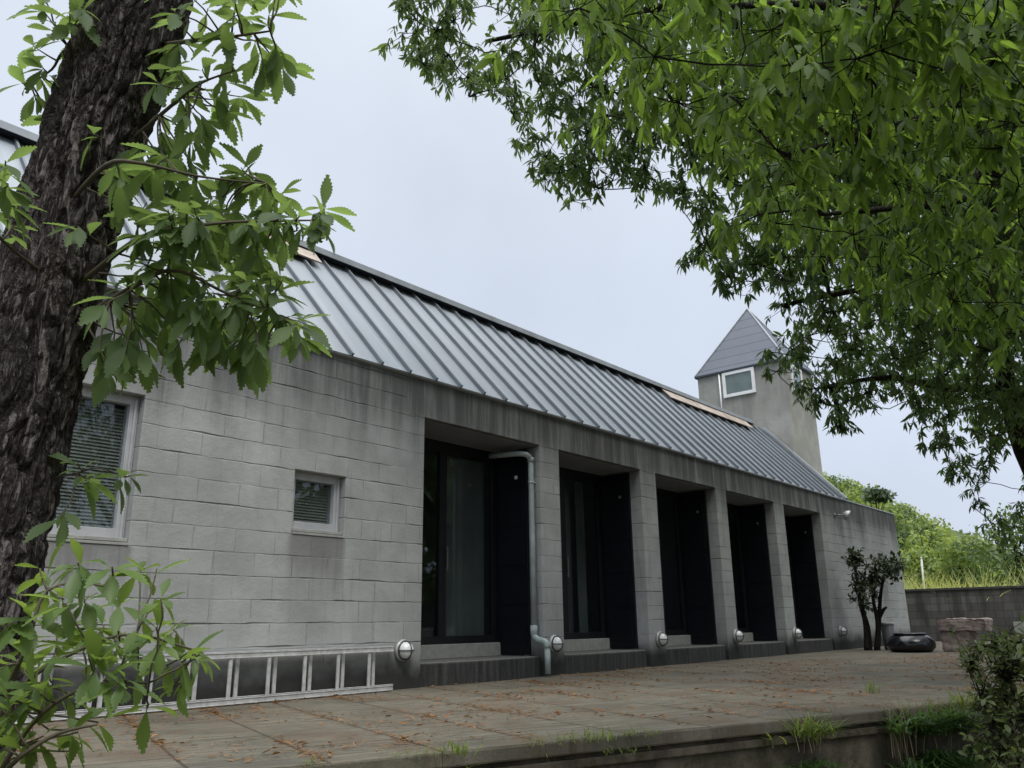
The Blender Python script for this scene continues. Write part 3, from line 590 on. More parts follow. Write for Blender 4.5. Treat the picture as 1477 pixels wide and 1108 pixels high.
# ------------------------------------------------------------------ foliage machinery
def leaf_template(n=6, width=0.3, teeth=False, fold=0.25, bend=0.25, obov=0.5):
    """unit leaf along +x, z up, y across; triangles only"""
    V = [(0, 0, 0)]; mid = []; 
    def prof(t): return width * math.sin(math.pi * t ** (0.6 + obov)) ** 1.2
    def pt(t, w_): return (t - 0.10 * bend * t * t, w_, fold * abs(w_) - bend * t * t * 0.55)
    V = []; rows = []
    for i in range(n + 1):
        t = i / n; wd = max(prof(min(max(t, 1e-4), 0.9999)), 0.008)
        rows.append([len(V), len(V) + 1, len(V) + 2]); V += [pt(t, 0), pt(t, wd), pt(t, -wd)]
    F = []
    for i in range(n):
        a, b = rows[i], rows[i + 1]
        F += [(a[0], b[0], b[1]), (a[0], b[1], a[1]), (a[0], b[2], b[0]), (a[0], a[2], b[2])]
        if teeth and 0 < i < n:
            t = (i + 0.9) / n
            for s_, k_ in ((1, 1), (-1, 2)):
                wd = (V[a[k_]][1] + V[b[k_]][1]) / 2 + s_ * width * 0.22
                V.append(pt(min(t, 0.99), wd)); q = len(V) - 1
                F.append((a[k_], b[k_], q) if s_ > 0 else (a[k_], q, b[k_]))
    return np.array(V), np.array(F)
def scatter(pos, xdir, ndir, size, tmpl):
    """copies of a template: pos (N,3), xdir leaf axis, ndir rough normal, size (N,)"""
    V, F = tmpl; X = xdir / np.linalg.norm(xdir, axis=1, keepdims=True)
    Y = np.cross(ndir, X); Y /= np.linalg.norm(Y, axis=1, keepdims=True) + 1e-9; Z = np.cross(X, Y)
    R = np.stack([X, Y, Z], 2)                               # columns
    P = np.einsum('nij,vj->nvi', R, V) * size[:, None, None] + pos[:, None, :]
    N = len(pos); FF = F[None] + (np.arange(N) * len(V))[:, None, None]
    return P.reshape(-1, 3), FF.reshape(-1, 3)
def join(parts):
    Vs, Fs, o = [], [], 0
    for V, F in parts: Vs.append(V); Fs.append(F + o); o += len(V)
    return np.concatenate(Vs), np.concatenate(Fs)
def unit(v): return v / (np.linalg.norm(v, axis=-1, keepdims=True) + 1e-9)
def whorls(tips, dirs, n_leaf, size, droop, spread=1.0, back=0.16, jit=0.25):
    """leaves grouped at twig tips; returns pos, xdir, ndir, size"""
    P, X, Nn, Sz = [], [], [], []
    for tip, d in zip(tips, dirs):
        d = d / np.linalg.norm(d); a = np.cross(d, [0.1, 0.2, 1.0]); a /= np.linalg.norm(a); b = np.cross(d, a)
        k = max(3, int(rng.normal(n_leaf, 1.2))); ph = rng.uniform(0, 6.28)
        for i in range(k):
            an = ph + 2 * math.pi * i / k + rng.normal(0, 0.25); sp_ = spread * rng.uniform(0.6, 1.2)
            x = d * rng.uniform(0.3, 0.9) + sp_ * (math.cos(an) * a + math.sin(an) * b) + np.array([0, 0, -droop * rng.uniform(0.5, 1.4)])
            P.append(tip - d * back * rng.uniform(0, 1) ** 1.5); X.append(x); Nn.append(np.array([0, 0, 1.0]) + rng.normal(0, jit, 3) + 0.4 * d); Sz.append(size * rng.uniform(0.5, 1.28))
    return np.array(P), np.array(X), np.array(Nn), np.array(Sz)
def in_poly(x, y, poly):
    c = False; n = len(poly)
    for i in range(n):
        x1, y1 = poly[i]; x2, y2 = poly[(i + 1) % n]
        if (y1 > y) != (y2 > y) and x < (x2 - x1) * (y - y1) / (y2 - y1) + x1: c = not c
    return c
def poly_dist(x, y, poly):
    p = np.array(poly, float); q = np.roll(p, -1, 0); d = q - p; t = np.clip(((x - p[:, 0]) * d[:, 0] + (y - p[:, 1]) * d[:, 1]) / (d ** 2).sum(1), 0, 1)
    return np.hypot(p[:, 0] + t * d[:, 0] - x, p[:, 1] + t * d[:, 1] - y).min()
def wiggle(a, b, n=5, amp=0.08, sag=0.0):
    a = np.array(a, float); b = np.array(b, float); L_ = np.linalg.norm(b - a); t = np.linspace(0, 1, n)[:, None]
    p = a + (b - a) * t + np.sin(math.pi * t) * (rng.normal(0, amp * L_, (1, 3)) + np.array([[0, 0, -sag * L_]])); p[1:-1] += rng.normal(0, amp * L_ * 0.25, (n - 2, 3)); return p
def grow(mb, seeds, targets, r0, r1, root):
    """connect every target to the nearest node of the growing branch skeleton"""
    nodes = [np.array(s_) for s_, _ in seeds]; rad = [r for _, r in seeds]
    order = np.argsort(np.linalg.norm(np.array(targets) - root, axis=1))
    for i in order:
        tpt = np.array(targets[i]); A = np.array(nodes); d = np.linalg.norm(A - tpt, axis=1) + 0.15 * np.linalg.norm(A - root, axis=1)
        j = int(np.argmin(d)); pts = wiggle(nodes[j], tpt, 6, 0.06, 0.05)
        ra = min(r0, rad[j] * 0.75); rb = max(r1, ra * 0.45); mb.tube(pts, np.linspace(ra, rb, 6), 6)
        for q, f_ in ((2, 0.35), (4, 0.7), (5, 1)): nodes.append(pts[q]); rad.append(ra + (rb - ra) * f_)

# ------------------------------------------------------------------ oak on the left: furrowed trunk, sprays of big toothed leaves
def vnoise(u, v, per):                                       # value noise, periodic in u
    ui = np.floor(u).astype(int); vi = np.floor(v).astype(int); fu = u - ui; fv = v - vi; fu = fu * fu * (3 - 2 * fu); fv = fv * fv * (3 - 2 * fv)
    h = lambda a, b: np.modf(np.abs(np.sin((a % per) * 127.1 + b * 311.7) * 43758.5453))[0]
    return (h(ui, vi) * (1 - fu) + h(ui + 1, vi) * fu) * (1 - fv) + (h(ui, vi + 1) * (1 - fu) + h(ui + 1, vi + 1) * fu) * fv
oak = empty('oak_tree', tuple(at(-30, 1250, 2.75) * [1, 1, 0] + [0, 0, -1.0]), 'big leaning oak with a dark furrowed trunk filling the left edge', 'tree')
tp = [(255, -330, 3.1), (228, -120, 2.95), (200, 0, 2.85), (168, 100, 2.78), (136, 200, 2.72), (106, 290, 2.68), (74, 400, 2.62), (45, 510, 2.58), (18, 620, 2.55), (-8, 720, 2.53), (-38, 840, 2.52), (-72, 970, 2.52), (-100, 1100, 2.55), (-130, 1280, 2.65), (-160, 1560, 2.85)]
tw_ = [k * 0.78 for k in [120, 132, 140, 143, 147, 150, 155, 160, 164, 168, 172, 180, 190, 210, 250]]
ctr = np.array([at(*q) for q in tp]); rr = np.array([w_ / 2 / FPX * q[2] for w_, q in zip(tw_, tp)])
def dense(arr, n):
    s_ = np.linspace(0, len(arr) - 1, n); i = np.minimum(s_.astype(int), len(arr) - 2); f_ = s_ - i
    p0 = arr[np.maximum(i - 1, 0)]; p1 = arr[i]; p2 = arr[i + 1]; p3 = arr[np.minimum(i + 2, len(arr) - 1)]; f_ = f_.reshape(-1, *([1] * (arr.ndim - 1)))
    return 0.5 * (2 * p1 + (p2 - p0) * f_ + (2 * p0 - 5 * p1 + 4 * p2 - p3) * f_ ** 2 + (3 * p1 - p0 - 3 * p2 + p3) * f_ ** 3)
NL, NA = 520, 220
C = dense(ctr, NL); Rr = dense(rr, NL); T = unit(np.gradient(C, axis=0)); A_ = unit(np.cross(T, np.array([0.3, -1.0, 0.1]))); B_ = np.cross(T, A_)
th = np.linspace(0, 2 * math.pi, NA, endpoint=False); arc = np.concatenate([[0], np.cumsum(np.linalg.norm(np.diff(C, axis=0), axis=1))])
TH, AR = np.meshgrid(th, arc); u = TH / (2 * math.pi)
warp = vnoise(u * 7, AR * 5, 7) * 0.05
n1 = vnoise((u + warp) * 36, AR * 7.5 + 3, 36); n2 = vnoise((u + warp) * 72, AR * 16, 72); n3 = vnoise(u * 110, AR * 60, 110); n4 = vnoise(u * 5, AR * 1.6, 5)
ridge = 1 - np.abs(2 * n1 - 1); ridge2 = 1 - np.abs(2 * n2 - 1)
disp = -0.020 * ridge ** 4 - 0.012 * ridge2 ** 3 + 0.006 * n3 + 0.018 * (n4 - 0.5)
RR = Rr[:, None] + disp + 0.006
V = C[:, None] + RR[..., None] * (np.cos(TH)[..., None] * A_[:, None] + np.sin(TH)[..., None] * B_[:, None])
idx = np.arange(NL * NA).reshape(NL, NA); nxt = np.roll(idx, -1, 1)
F = np.stack([idx[:-1], nxt[:-1], nxt[1:], idx[1:]], -1).reshape(-1, 4)
np_mesh('trunk', V.reshape(-1, 3), F, M_BARK, oak)
# spray tips (px, py, distance); the sprays sit on real twigs off the trunk
A1 = [(255, 20), (300, 12), (345, 8), (388, 22), (275, 58), (320, 48), (368, 60), (402, 78), (250, 95), (292, 100), (335, 92), (410, 100), (270, 140), (312, 132), (350, 140), (236, 85), (225, 118), (230, 160), (265, 168), (302, 178), (276, 208), (255, 232), (285, 246), (240, 205), (330, 165), (300, 215), (345, 20), (265, -20), (330, -25), (400, -20), (380, 95), (325, 120)]
A2 = [(60, 12), (100, 18), (78, 45), (48, 66), (62, 98), (32, 120), (78, 122), (52, 146), (102, 85), (72, 170), (112, 60), (118, 12), (60, -20)]
B1 = [(130, 192), (202, 215), (236, 225), (162, 246), (202, 250), (240, 258), (282, 262), (300, 288), (348, 242), (362, 262), (382, 272), (402, 292), (432, 312), (462, 308), (440, 332), (402, 330), (362, 322), (322, 320), (282, 312), (242, 302), (182, 292), (112, 326), (202, 342), (242, 352), (292, 352), (332, 362), (372, 372), (405, 350), (390, 392), (362, 412), (312, 402), (262, 392), (212, 386), (182, 412), (222, 432), (272, 432), (322, 442), (352, 456), (382, 468), (428, 468), (300, 470), (252, 478), (202, 472), (165, 500), (230, 455), (280, 380), (340, 400), (250, 330), (310, 340), (225, 400), (345, 430), (190, 450), (410, 320), (300, 425), (260, 440), (210, 300), (270, 290), (330, 300), (150, 440), (240, 410), (375, 345), (400, 400), (340, 500), (372, 505), (252, 505), (206, 508), (155, 522), (302, 500), (436, 488), (420, 462), (350, 520), (180, 515), (392, 440), (352, 372)]
C1 = [(112, 668), (130, 690), (188, 686), (88, 748), (178, 536)]
E1 = [(8, 232), (22, 298), (12, 268), (2, 252), (18, 325)]
def branchlets(mb, tips, root_of, r=0.006):
    d_ = []
    for q in tips:
        a = root_of(q); pts = wiggle(a, q, 6, 0.05, 0.04); mb.tube(pts, np.linspace(r, 0.0018, 6), 5); d_.append(unit(pts[-1] - pts[-3]))
    return d_
def near_sk(q): return SK[int(np.argmin(np.linalg.norm(SK - q, axis=1)))]
def spray_tips(lst, d0, d1): return [at(x, y, rng.uniform(d0, d1)) for x, y in lst]
tips = []; dirs = []; LIMBS = []
def limb(pts, r0, r1):
    P = dense(np.array([at(*q) for q in pts]), 16); m = MB(); m.tube(P, np.linspace(r0 * 0.6, r1 * 0.6, 16), 7); LIMBS.append((P, m))
limb([(200, 70, 2.85), (270, 60, 2.65), (320, 55, 2.55), (390, 45, 2.5)], 0.014, 0.004)
limb([(140, 245, 2.72), (250, 150, 2.6), (290, 120, 2.5), (345, 100, 2.45)], 0.011, 0.003)
limb([(180, 60, 2.85), (100, 70, 2.8), (75, 100, 2.8), (45, 120, 2.8)], 0.010, 0.003)
limb([(80, 440, 2.6), (190, 350, 2.4), (260, 330, 2.3), (340, 320, 2.3), (450, 318, 2.35)], 0.014, 0.004)
limb([(70, 490, 2.6), (180, 420, 2.4), (250, 390, 2.3), (320, 420, 2.3), (400, 455, 2.35)], 0.013, 0.004)
limb([(95, 300, 2.65), (150, 240, 2.35), (200, 235, 2.25), (290, 255, 2.3), (385, 265, 2.35)], 0.012, 0.003)
limb([(0, 700, 2.5), (100, 685, 2.45), (140, 675, 2.4), (180, 688, 2.4)], 0.006, 0.002)
limb([(70, 400, 2.55), (-10, 330, 2.3), (5, 260, 2.3)], 0.008, 0.003)
for lst, a, b in ((A1, 2.4, 2.75), (A2, 2.7, 2.95), (B1, 2.2, 2.6), (C1, 2.35, 2.5), (E1, 2.2, 2.4)):
    more = [(x + rng.normal(0, 13), y + rng.normal(0, 13)) for x, y in lst if rng.random() < (0.75 if lst is B1 else 0.2 if lst is A1 else 0.0)]
    for q in spray_tips(lst + more, a, b):
        best = min(LIMBS, key=lambda lm: np.linalg.norm(lm[0] - q, axis=1).min()); d = np.linalg.norm(best[0] - q, axis=1)
        pts = wiggle(best[0][int(np.argmin(d))], q, 6, 0.05, 0.04); best[1].tube(pts, np.linspace(0.0032, 0.0014, 6), 5); tips.append(q); dirs.append(unit(pts[-1] - pts[-3]))
for P_, m in LIMBS: m.build('branch', M_TWIG, oak, True)
OAK_T = leaf_template(11, 0.148, True, 0.30, 0.30, 0.70)
P, X, Nn, Sz = whorls(tips, dirs, 6.2, 0.094, 0.55, 0.75, 0.05, 0.3)
np_mesh('crown', *scatter(P, X, Nn, Sz, OAK_T), M_LEAF_OAK, oak)
# a crown above and behind the frame, so the oak is a whole tree
top = ctr[0] + np.array([0.3, 0.1, 1.2]); mb_ = MB(); mb_.tube([ctr[0], ctr[0] * 0.5 + top * 0.5, top + [0, 0, 0.8]], [rr[0], 0.09, 0.04], 12)
tg = [top + np.array([rng.normal(0, 1.1), rng.normal(-0.6, 1.0), rng.uniform(0.4, 3.2)]) for _ in range(60)]
def frame_sky_ok(p, m=30):
    x, y, z = proj(p); return not (z > 0.2 and -m < x < PW + m and y > -m)
tg = [q for q in tg if frame_sky_ok(q, 90)][:26]
grow(mb_, [(ctr[0], 0.08), (top, 0.06)], tg, 0.03, 0.005, ctr[0]); mb_.build('upper_limbs', M_BARK2, oak, True)
tt = [q + rng.normal(0, 0.22, 3) for q in tg for _ in range(6)]; tt = [q for q in tt if frame_sky_ok(q, 60)]
P, X, Nn, Sz = whorls(tt, unit(rng.normal(0, 1, (len(tt), 3)) + [0, 0, -0.2]), 6, 0.12, 0.4)
np_mesh('upper_crown', *scatter(P, X, Nn, Sz, leaf_template(4, 0.24, False, 0.3, 0.3, 0.7)), M_LEAF_OAK, oak)
# young shoots at the foot of the trunk
sap = empty('oak_sapling', tuple(at(-20, 1130, 2.0)), 'bright green young oak shoots growing beside the foot of the big trunk', 'sapling')
D1 = [(58, 820), (112, 812), (162, 818), (198, 824), (70, 848), (122, 868), (172, 872), (40, 890), (8, 900), (82, 915), (150, 902), (212, 888), (250, 908), (288, 944), (230, 930), (182, 932), (120, 940), (62, 962), (10, 960), (200, 962), (150, 982), (250, 992), (100, 1002), (52, 1012), (212, 1022), (142, 1042), (62, 1062), (22, 1092), (102, 1084), (2, 1042), (225, 905), (262, 955), (30, 935), (110, 1050), (165, 925), (75, 985), (185, 1005), (130, 905), (95, 870), (240, 960), (180, 980), (30, 1020), (-10, 1000), (5, 1080)]
mb_ = MB(); SKs = []
for pts in ([(-30, 1160, 2.0), (10, 1000, 1.95), (40, 930, 1.9), (65, 855, 1.9), (120, 838, 1.9)], [(-30, 1160, 2.0), (25, 1000, 2.0), (110, 940, 1.95), (190, 915, 1.95), (280, 938, 2.0)], [(-30, 1160, 2.0), (50, 1040, 1.85), (130, 990, 1.8), (215, 985, 1.8)], [(-30, 1160, 2.0), (20, 1100, 1.8), (80, 1060, 1.75), (140, 1045, 1.7)]):
    P_ = dense(np.array([at(*q) for q in pts]), 14); mb_.tube(P_, np.linspace(0.006, 0.002, 14), 7); SKs.append(P_)
SK = np.concatenate(SKs); tt = spray_tips(D1 + [(x + rng.normal(0, 18), y + rng.normal(0, 16)) for x, y in D1 if rng.random() < 0.3], 1.72, 2.1); dd = branchlets(mb_, tt, near_sk, 0.0022); mb_.build('stems', M_TWIG, sap, True)
q0 = at(-30, 1160, 2.0); MB().tube([q0 + [0, 0, 0.02], [q0[0], q0[1], -1.05]], [0.007, 0.014], 8).build('stem_base', M_BARK2, sap, True)
P, X, Nn, Sz = whorls(tt, unit(np.array(dd) * [1, 1, 0.4]), 5.5, 0.074, 0.3, 0.85, 0.04, 0.2)
np_mesh('foliage', *scatter(P, X, Nn, Sz, leaf_template(10, 0.152, True, 0.3, 0.3, 0.7)), M_LEAF_YOUNG, sap)

# ------------------------------------------------------------------ chestnut canopy on the right
CANOPY = [(508, 75), (545, 55), (570, 25), (560, -80), (1560, -80), (1560, 800), (1470, 800), (1440, 785), (1405, 760), (1385, 715), (1345, 672), (1310, 620), (1255, 622), (1225, 640), (1188, 640), (1165, 622), (1148, 580), (1140, 552), (1108, 560), (1090, 535), (1100, 500), (1092, 470), (1112, 440), (1072, 432), (1040, 428), (1012, 400), (968, 385), (995, 350), (1000, 300), (960, 288), (925, 300), (890, 270), (868, 280), (845, 312), (800, 288), (772, 278), (752, 235), (738, 205), (745, 178), (705, 152), (640, 142), (612, 118), (580, 78), (545, 82), (518, 82)]
HOLES = [((1055, 300), 16), ((700, 20), 18), ((830, 70), 14), ((880, 110), 12), ((1210, 410), 20), ((1130, 470), 12), ((1000, 60), 12), ((1290, 590), 18), ((1185, 500), 14), ((1350, 520), 8), ((1450, 690), 20), ((1400, 640), 14), ((955, 235), 14), ((1010, 260), 12), ((1060, 75), 14), ((1435, 720), 18)]
NEARP = [(805, -80), (812, 40), (850, 120), (880, 185), (925, 170), (960, 190), (1000, 330), (1035, 345), (1060, 310), (1130, 330), (1200, 400), (1270, 430), (1330, 470), (1400, 500), (1560, 470), (1560, -80)]
def canopy(n, poly, dfun, lo_margin, sep, other=None):
    pts, dist = [], []; px = []
    tries = 0
    xs = [p[0] for p in poly]; ys = [p[1] for p in poly]
    while len(pts) < n and tries < 60000:
        tries += 1; x = rng.uniform(min(xs), max(xs)); y = rng.uniform(min(ys), max(ys))
        if not in_poly(x, y, poly) or not in_poly(x, y, CANOPY): continue
        if poly_dist(x, y, CANOPY) < lo_margin: continue
        if any(math.hypot(x - h[0], y - h[1]) < r + lo_margin for h, r in HOLES): continue
        if px and min(math.hypot(x - a, y - b) for a, b in px) < sep: continue
        px.append((x, y)); pts.append(at(x, y, dfun(x, y)))
    return np.array(pts)
CH_T = leaf_template(5, 0.125, False, 0.30, 0.35, 0.35)
CH_TN = leaf_template(8, 0.125, True, 0.30, 0.35, 0.35)
def sprays_for(clumps, per, sig, size, nleaf, tmpl, poly_ok=True, droop=0.9, spread=0.6):
    tt, dd, hubs = [], [], []
    for c in clumps:
        for _ in range(per):
            q = c + rng.normal(0, 1, 3) * [sig, sig, sig * 0.7]
            x, y, z = proj(q)
            if poly_ok and (not in_poly(x, y, CANOPY) or any(math.hypot(x - h[0], y - h[1]) < r for h, r in HOLES)): continue
            if not poly_ok and z > 0.3 and -60 < x < PW + 60 and y > -60 and not in_poly(x, y, CANOPY): continue
            tt.append(q); dd.append(q - c + np.array([0, 0, -0.25])); hubs.append(c)
    return tt, dd, hubs
# far tree: distances 8 to 13 m
def d_far(x, y):
    base = 8.6 + max(0, (y - 350)) / 450 * 3.8 + max(0, x - 1250) / 300 * 0.8
    return base + rng.uniform(-0.7, 1.3)
far_root = np.array([13.6, -5.6, -1.0])
ch2 = empty('chestnut_tree', tuple(far_root), 'farther chestnut tree hiding part of the tower with small dark hanging leaves', 'tree', 'chestnut trees')
fc = canopy(560, CANOPY, d_far, 7, 19)
BACKP = [(1090, -80), (1120, 200), (1180, 420), (1200, 560), (1300, 590), (1400, 700), (1480, 780), (1560, 790), (1560, -80)]
fc = np.concatenate([fc, canopy(170, BACKP, lambda x, y: d_far(x, y) + rng.uniform(1.5, 3.5), 16, 24)])
mb_ = MB()
trunk2 = dense(np.array([far_root + [0, 0, -0.1], far_root + [-0.1, 0.1, 1.6], at(1500, 700, 13.4), at(1452, 560, 12.4), at(1437, 380, 11.4), at(1420, 180, 10.6), at(1380, 0, 10.2)]), 24)
mb_.tube(trunk2, np.linspace(0.17, 0.05, 24), 10)
for pts in ([(1452, 560, 12.4), (1370, 560, 11.8), (1280, 545, 11.2), (1180, 560, 10.6)], [(1437, 380, 11.4), (1330, 400, 10.8), (1230, 420, 10.2), (1130, 440, 9.8)], [(1420, 180, 10.6), (1250, 210, 9.8), (1080, 230, 9.4), (900, 180, 9.0)], [(1380, 0, 10.2), (1150, -20, 9.4), (900, 20, 8.9), (700, 60, 8.8)]):
    P_ = dense(np.array([at(*q) for q in pts]), 14); mb_.tube(P_, np.linspace(0.06, 0.02, 14), 7); trunk2 = np.concatenate([trunk2, P_])
grow(mb_, [(p, 0.05) for p in trunk2[::3]], list(fc), 0.028, 0.006, far_root)
tt, dd, hubs = sprays_for(fc, 11, 0.125, 0.13, 6, CH_T)
for q, h in zip(tt, hubs): mb_.tube(wiggle(h, q, 4, 0.06), [0.005, 0.004, 0.003, 0.002], 4, False)
mb_.build('trunk', M_BARK2, ch2, True)
P, X, Nn, Sz = whorls(tt, dd, 8.5, 0.116, 0.5, 0.9, 0.10, 0.45)
np_mesh('crown', *scatter(P, X, Nn, Sz, CH_T), M_LEAF_FAR, ch2)
# near tree: distances 3.4 to 6.5 m, plus crown added above and beside the frame to shade the wall
def d_near(x, y): return 3.7 + max(0, y - 80) / 400 * 2.2 + rng.uniform(-0.35, 1.3)
near_root = np.array([6.9, -7.9, -1.0])
ch1 = empty('chestnut_tree', tuple(near_root), 'nearest chestnut tree with big bright hanging leaves overhead at the upper right', 'tree', 'chestnut trees')
ncl = canopy(185, NEARP, d_near, 26, 26)
ncl = np.array([c for c in ncl])
mb_ = MB(); trunk1 = dense(np.array([near_root + [0, 0, -0.1], near_root + [-0.1, 0.1, 1.5], near_root + [-0.3, 0.4, 3.2], near_root + [-0.8, 0.9, 4.8], near_root + [-1.3, 1.6, 6.4]]), 20)
mb_.tube(trunk1, np.linspace(0.19, 0.07, 20), 12); SK1 = trunk1
for a_, pts in ((11, [(1477, 12, 5.2), (1420, 10, 4.9), (1370, 26, 4.7), (1310, 32, 4.5), (1240, 14, 4.3), (1130, 6, 4.1), (1000, 14, 4.0)]), (9, [(1477, 135, 5.6), (1420, 150, 5.3), (1355, 162, 5.1), (1300, 180, 4.9), (1245, 165, 4.7)]), (9, [(1477, 135, 5.6), (1390, 152, 5.2), (1300, 182, 4.9), (1215, 205, 4.6), (1130, 225, 4.4)]), (8, [(1477, 260, 6.2), (1380, 290, 5.9), (1290, 300, 5.6), (1180, 310, 5.4)])):
    P_ = dense(np.array([trunk1[a_]] + [at(*q) for q in pts]), 24); mb_.tube(P_, np.linspace(0.05, 0.010, 24), 7); SK1 = np.concatenate([SK1, P_])
grow(mb_, [(p, 0.03) for p in SK1[::3]], list(ncl), 0.014, 0.004, near_root)
tt, dd, hubs = sprays_for(ncl, 8, 0.12, 0.13, 6, CH_TN)
for q, h in zip(tt, hubs): mb_.tube(wiggle(h, q, 4, 0.06), [0.0028, 0.0024, 0.002, 0.0015], 4, False)
mb_.build('trunk', M_BARK2, ch1, True)
P, X, Nn, Sz = whorls(tt, dd, 7.5, 0.106, 0.7, 0.8, 0.09, 0.4)
np_mesh('crown', *scatter(P, X, Nn, Sz, CH_TN), M_LEAF_CHEST, ch1)
over = [np.array([rng.uniform(6.0, 24), rng.uniform(-11, -1.8), rng.uniform(4.6, 11.0)]) for _ in range(3000)]  # extra crown clumps added to shade the wall and terrace
def over_ok(q):
    if frame_sky_ok(q, 100): return True
    x, y, z = proj(q); return z > 6.5 and in_poly(x, y, CANOPY) and poly_dist(x, y, CANOPY) > 60
over = [q for q in over if over_ok(q)]
mb_ = MB(); grow(mb_, [(p, 0.05) for p in trunk1[8:]], over, 0.03, 0.006, near_root); mb_.build('upper_limbs', M_BARK2, ch1, True)
tt, dd, hubs = sprays_for(over, 8, 0.34, 0.16, 6, CH_T, poly_ok=False)
P, X, Nn, Sz = whorls(tt, dd, 5.5, 0.15, 0.8, 0.7, 0.12)
np_mesh('upper_crown', *scatter(P, X, Nn, Sz, leaf_template(3, 0.17, False, 0.3, 0.35, 0.35)), M_LEAF_FAR, ch1)  # coarse leaves of the added shading crown

# ------------------------------------------------------------------ shrub by the wall, bush and tufts at the terrace edge
sh = empty('camellia_shrub', (18.35, -0.6, 0), 'dark glossy leaved shrub with several bare stems against the end of the wall', 'shrub')
mb_ = MB(); SKs = []
def Xp(x, y, X): q = ray(x, y); return CAM + q * (X / q[0])
for pts in ([(1250, 940, 18.3), (1248, 900, 18.3), (1240, 868, 18.2), (1236, 835, 18.2), (1232, 805, 18.3)], [(1255, 940, 18.4), (1252, 905, 18.4), (1244, 875, 18.4), (1246, 840, 18.4), (1250, 815, 18.5)], [(1264, 940, 18.4), (1266, 900, 18.4), (1260, 868, 18.4), (1258, 840, 18.4), (1262, 815, 18.4)], [(1266, 940, 18.5), (1268, 895, 18.5), (1270, 860, 18.6), (1275, 835, 18.6), (1290, 815, 18.6)], [(1267, 892, 18.45), (1274, 880, 18.4), (1279, 876, 18.35)]):
    P_ = dense(np.array([Xp(*q) for q in pts]), 14); mb_.tube(P_, np.linspace(0.055, 0.018, 14), 8); SKs.append(P_)
SK = np.concatenate(SKs[:4]); tt = []
for (x, y), s_, n_ in (((1232, 805), (10, 12), 56), ((1238, 845), (9, 18), 40), ((1275, 820), (20, 16), 95), ((1258, 845), (10, 16), 45), ((1294, 815), (8, 10), 26), ((1248, 872), (8, 9), 18)):
    tt += [Xp(x + rng.normal(0, s_[0] * .6), y + rng.normal(0, s_[1] * .6), 18.4 + rng.normal(0, 0.22)) for _ in range(n_)]
tt = [q for q in tt if q[1] < -0.12]
dd = branchlets(mb_, tt, near_sk, 0.008); mb_.build('stems', M_BARK2, sh, True)
P, X, Nn, Sz = whorls(tt, dd, 7, 0.11, 0.1, 0.9, 0.14)
np_mesh('foliage', *scatter(P, X, Nn, Sz, leaf_template(4, 0.24, False, 0.25, 0.2, 0.5)), M_LEAF_DARK, sh)

bush_c = np.array([6.75, -5.62, -1.0])
bu = empty('leafy_bush', tuple(bush_c), 'dark small leaved bush rising in front of the terrace edge at lower right', 'bush')
mb_ = MB(); SKs = []
for (x, y), d_ in (((1400, 960), 6.6), ((1430, 930), 6.7), ((1470, 925), 6.8), ((1450, 980), 6.5), ((1500, 950), 6.8), ((1415, 1010), 6.4), ((1475, 1030), 6.4)):
    P_ = wiggle(bush_c + rng.normal(0, 0.06, 3) * [1, 1, 0], at(x, y, d_), 10, 0.05); mb_.tube(P_, np.linspace(0.018, 0.005, 10), 6); SKs.append(P_[3:])
SK = np.concatenate(SKs); tt = []
for (x, y), s_, n_ in (((1430, 940), (26, 19), 70), ((1465, 935), (24, 18), 60), ((1500, 960), (28, 28), 50), ((1395, 945), (9, 9), 18), ((1440, 985), (32, 26), 70), ((1470, 1030), (30, 28), 85), ((1425, 1040), (24, 26), 60), ((1450, 1085), (34, 22), 80)):
    tt += [at(x + rng.normal(0, s_[0] * .75), y + rng.normal(0, s_[1] * .75), 6.6 + rng.normal(0, 0.22)) for _ in range(n_)]
dd = branchlets(mb_, tt, near_sk, 0.004); mb_.build('stems', M_BARK2, bu, True)
P, X, Nn, Sz = whorls(tt[::1], dd, 4.5, 0.058, 0.05, 0.9, 0.09)
np_mesh('foliage', *scatter(P, X, Nn, Sz, leaf_template(3, 0.26, False, 0.25, 0.2, 0.5)), M_LEAF_BUSH, bu)

def blades(base_pts, n, lmin, lmax, wid, lean, up=1.0, segs=5):
    Vs, Fs = [], []; o = 0
    for _ in range(n):
        b = base_pts[rng.integers(len(base_pts))] + rng.normal(0, 0.03, 3) * [1, 1, 0.3]; an = rng.uniform(0, 6.28); l = rng.uniform(lmin, lmax)
        h = np.array([math.cos(an), math.sin(an), 0]); s_ = np.array([-h[1], h[0], 0]); ln = lean * rng.uniform(0.3, 1.3)
        for i in range(segs + 1):
            t = i / segs; q = b + h * l * ln * t ** 1.5 + np.array([0, 0, l * up * (t - 0.55 * ln * t * t)]); wd = wid * (1 - t) ** 0.7 * (0.4 + t * 1.2 if t < .5 else 1.0) * rng.uniform(0.9, 1.1)
            Vs += [q - s_ * wd / 2, q + s_ * wd / 2]
        for i in range(segs): a = o + 2 * i; Fs += [(a, a + 1, a + 3), (a, a + 3, a + 2)]
        o += 2 * (segs + 1)
    return np.array(Vs), np.array(Fs)
def tuft(name, label, cat, px, spread, parts, group=None):
    c = Xedge(*px)
    t = empty(name, tuple(c), label, cat, group)
    for nm, mt, n, l0, l1, wd, ln, up, zoff in parts:
        bp = [c + ED * rng.normal(0, spread) + EN * rng.uniform(0.02, 0.10) + [0, 0, zoff + rng.uniform(-0.05, 0.03)] for _ in range(24)]
        np_mesh(nm, *blades(bp, n, l0, l1, wd, ln, up), mt, t)
    return t
def Xedge(s, z): q = EO + ED * s + EN * 0.02; return np.array([q[0], q[1], z])
def edge_s(px, py):
    q = ray(px, py); p = CAM + q * ((0 - CAM[2]) / q[2]); return float((p - EO) @ ED)
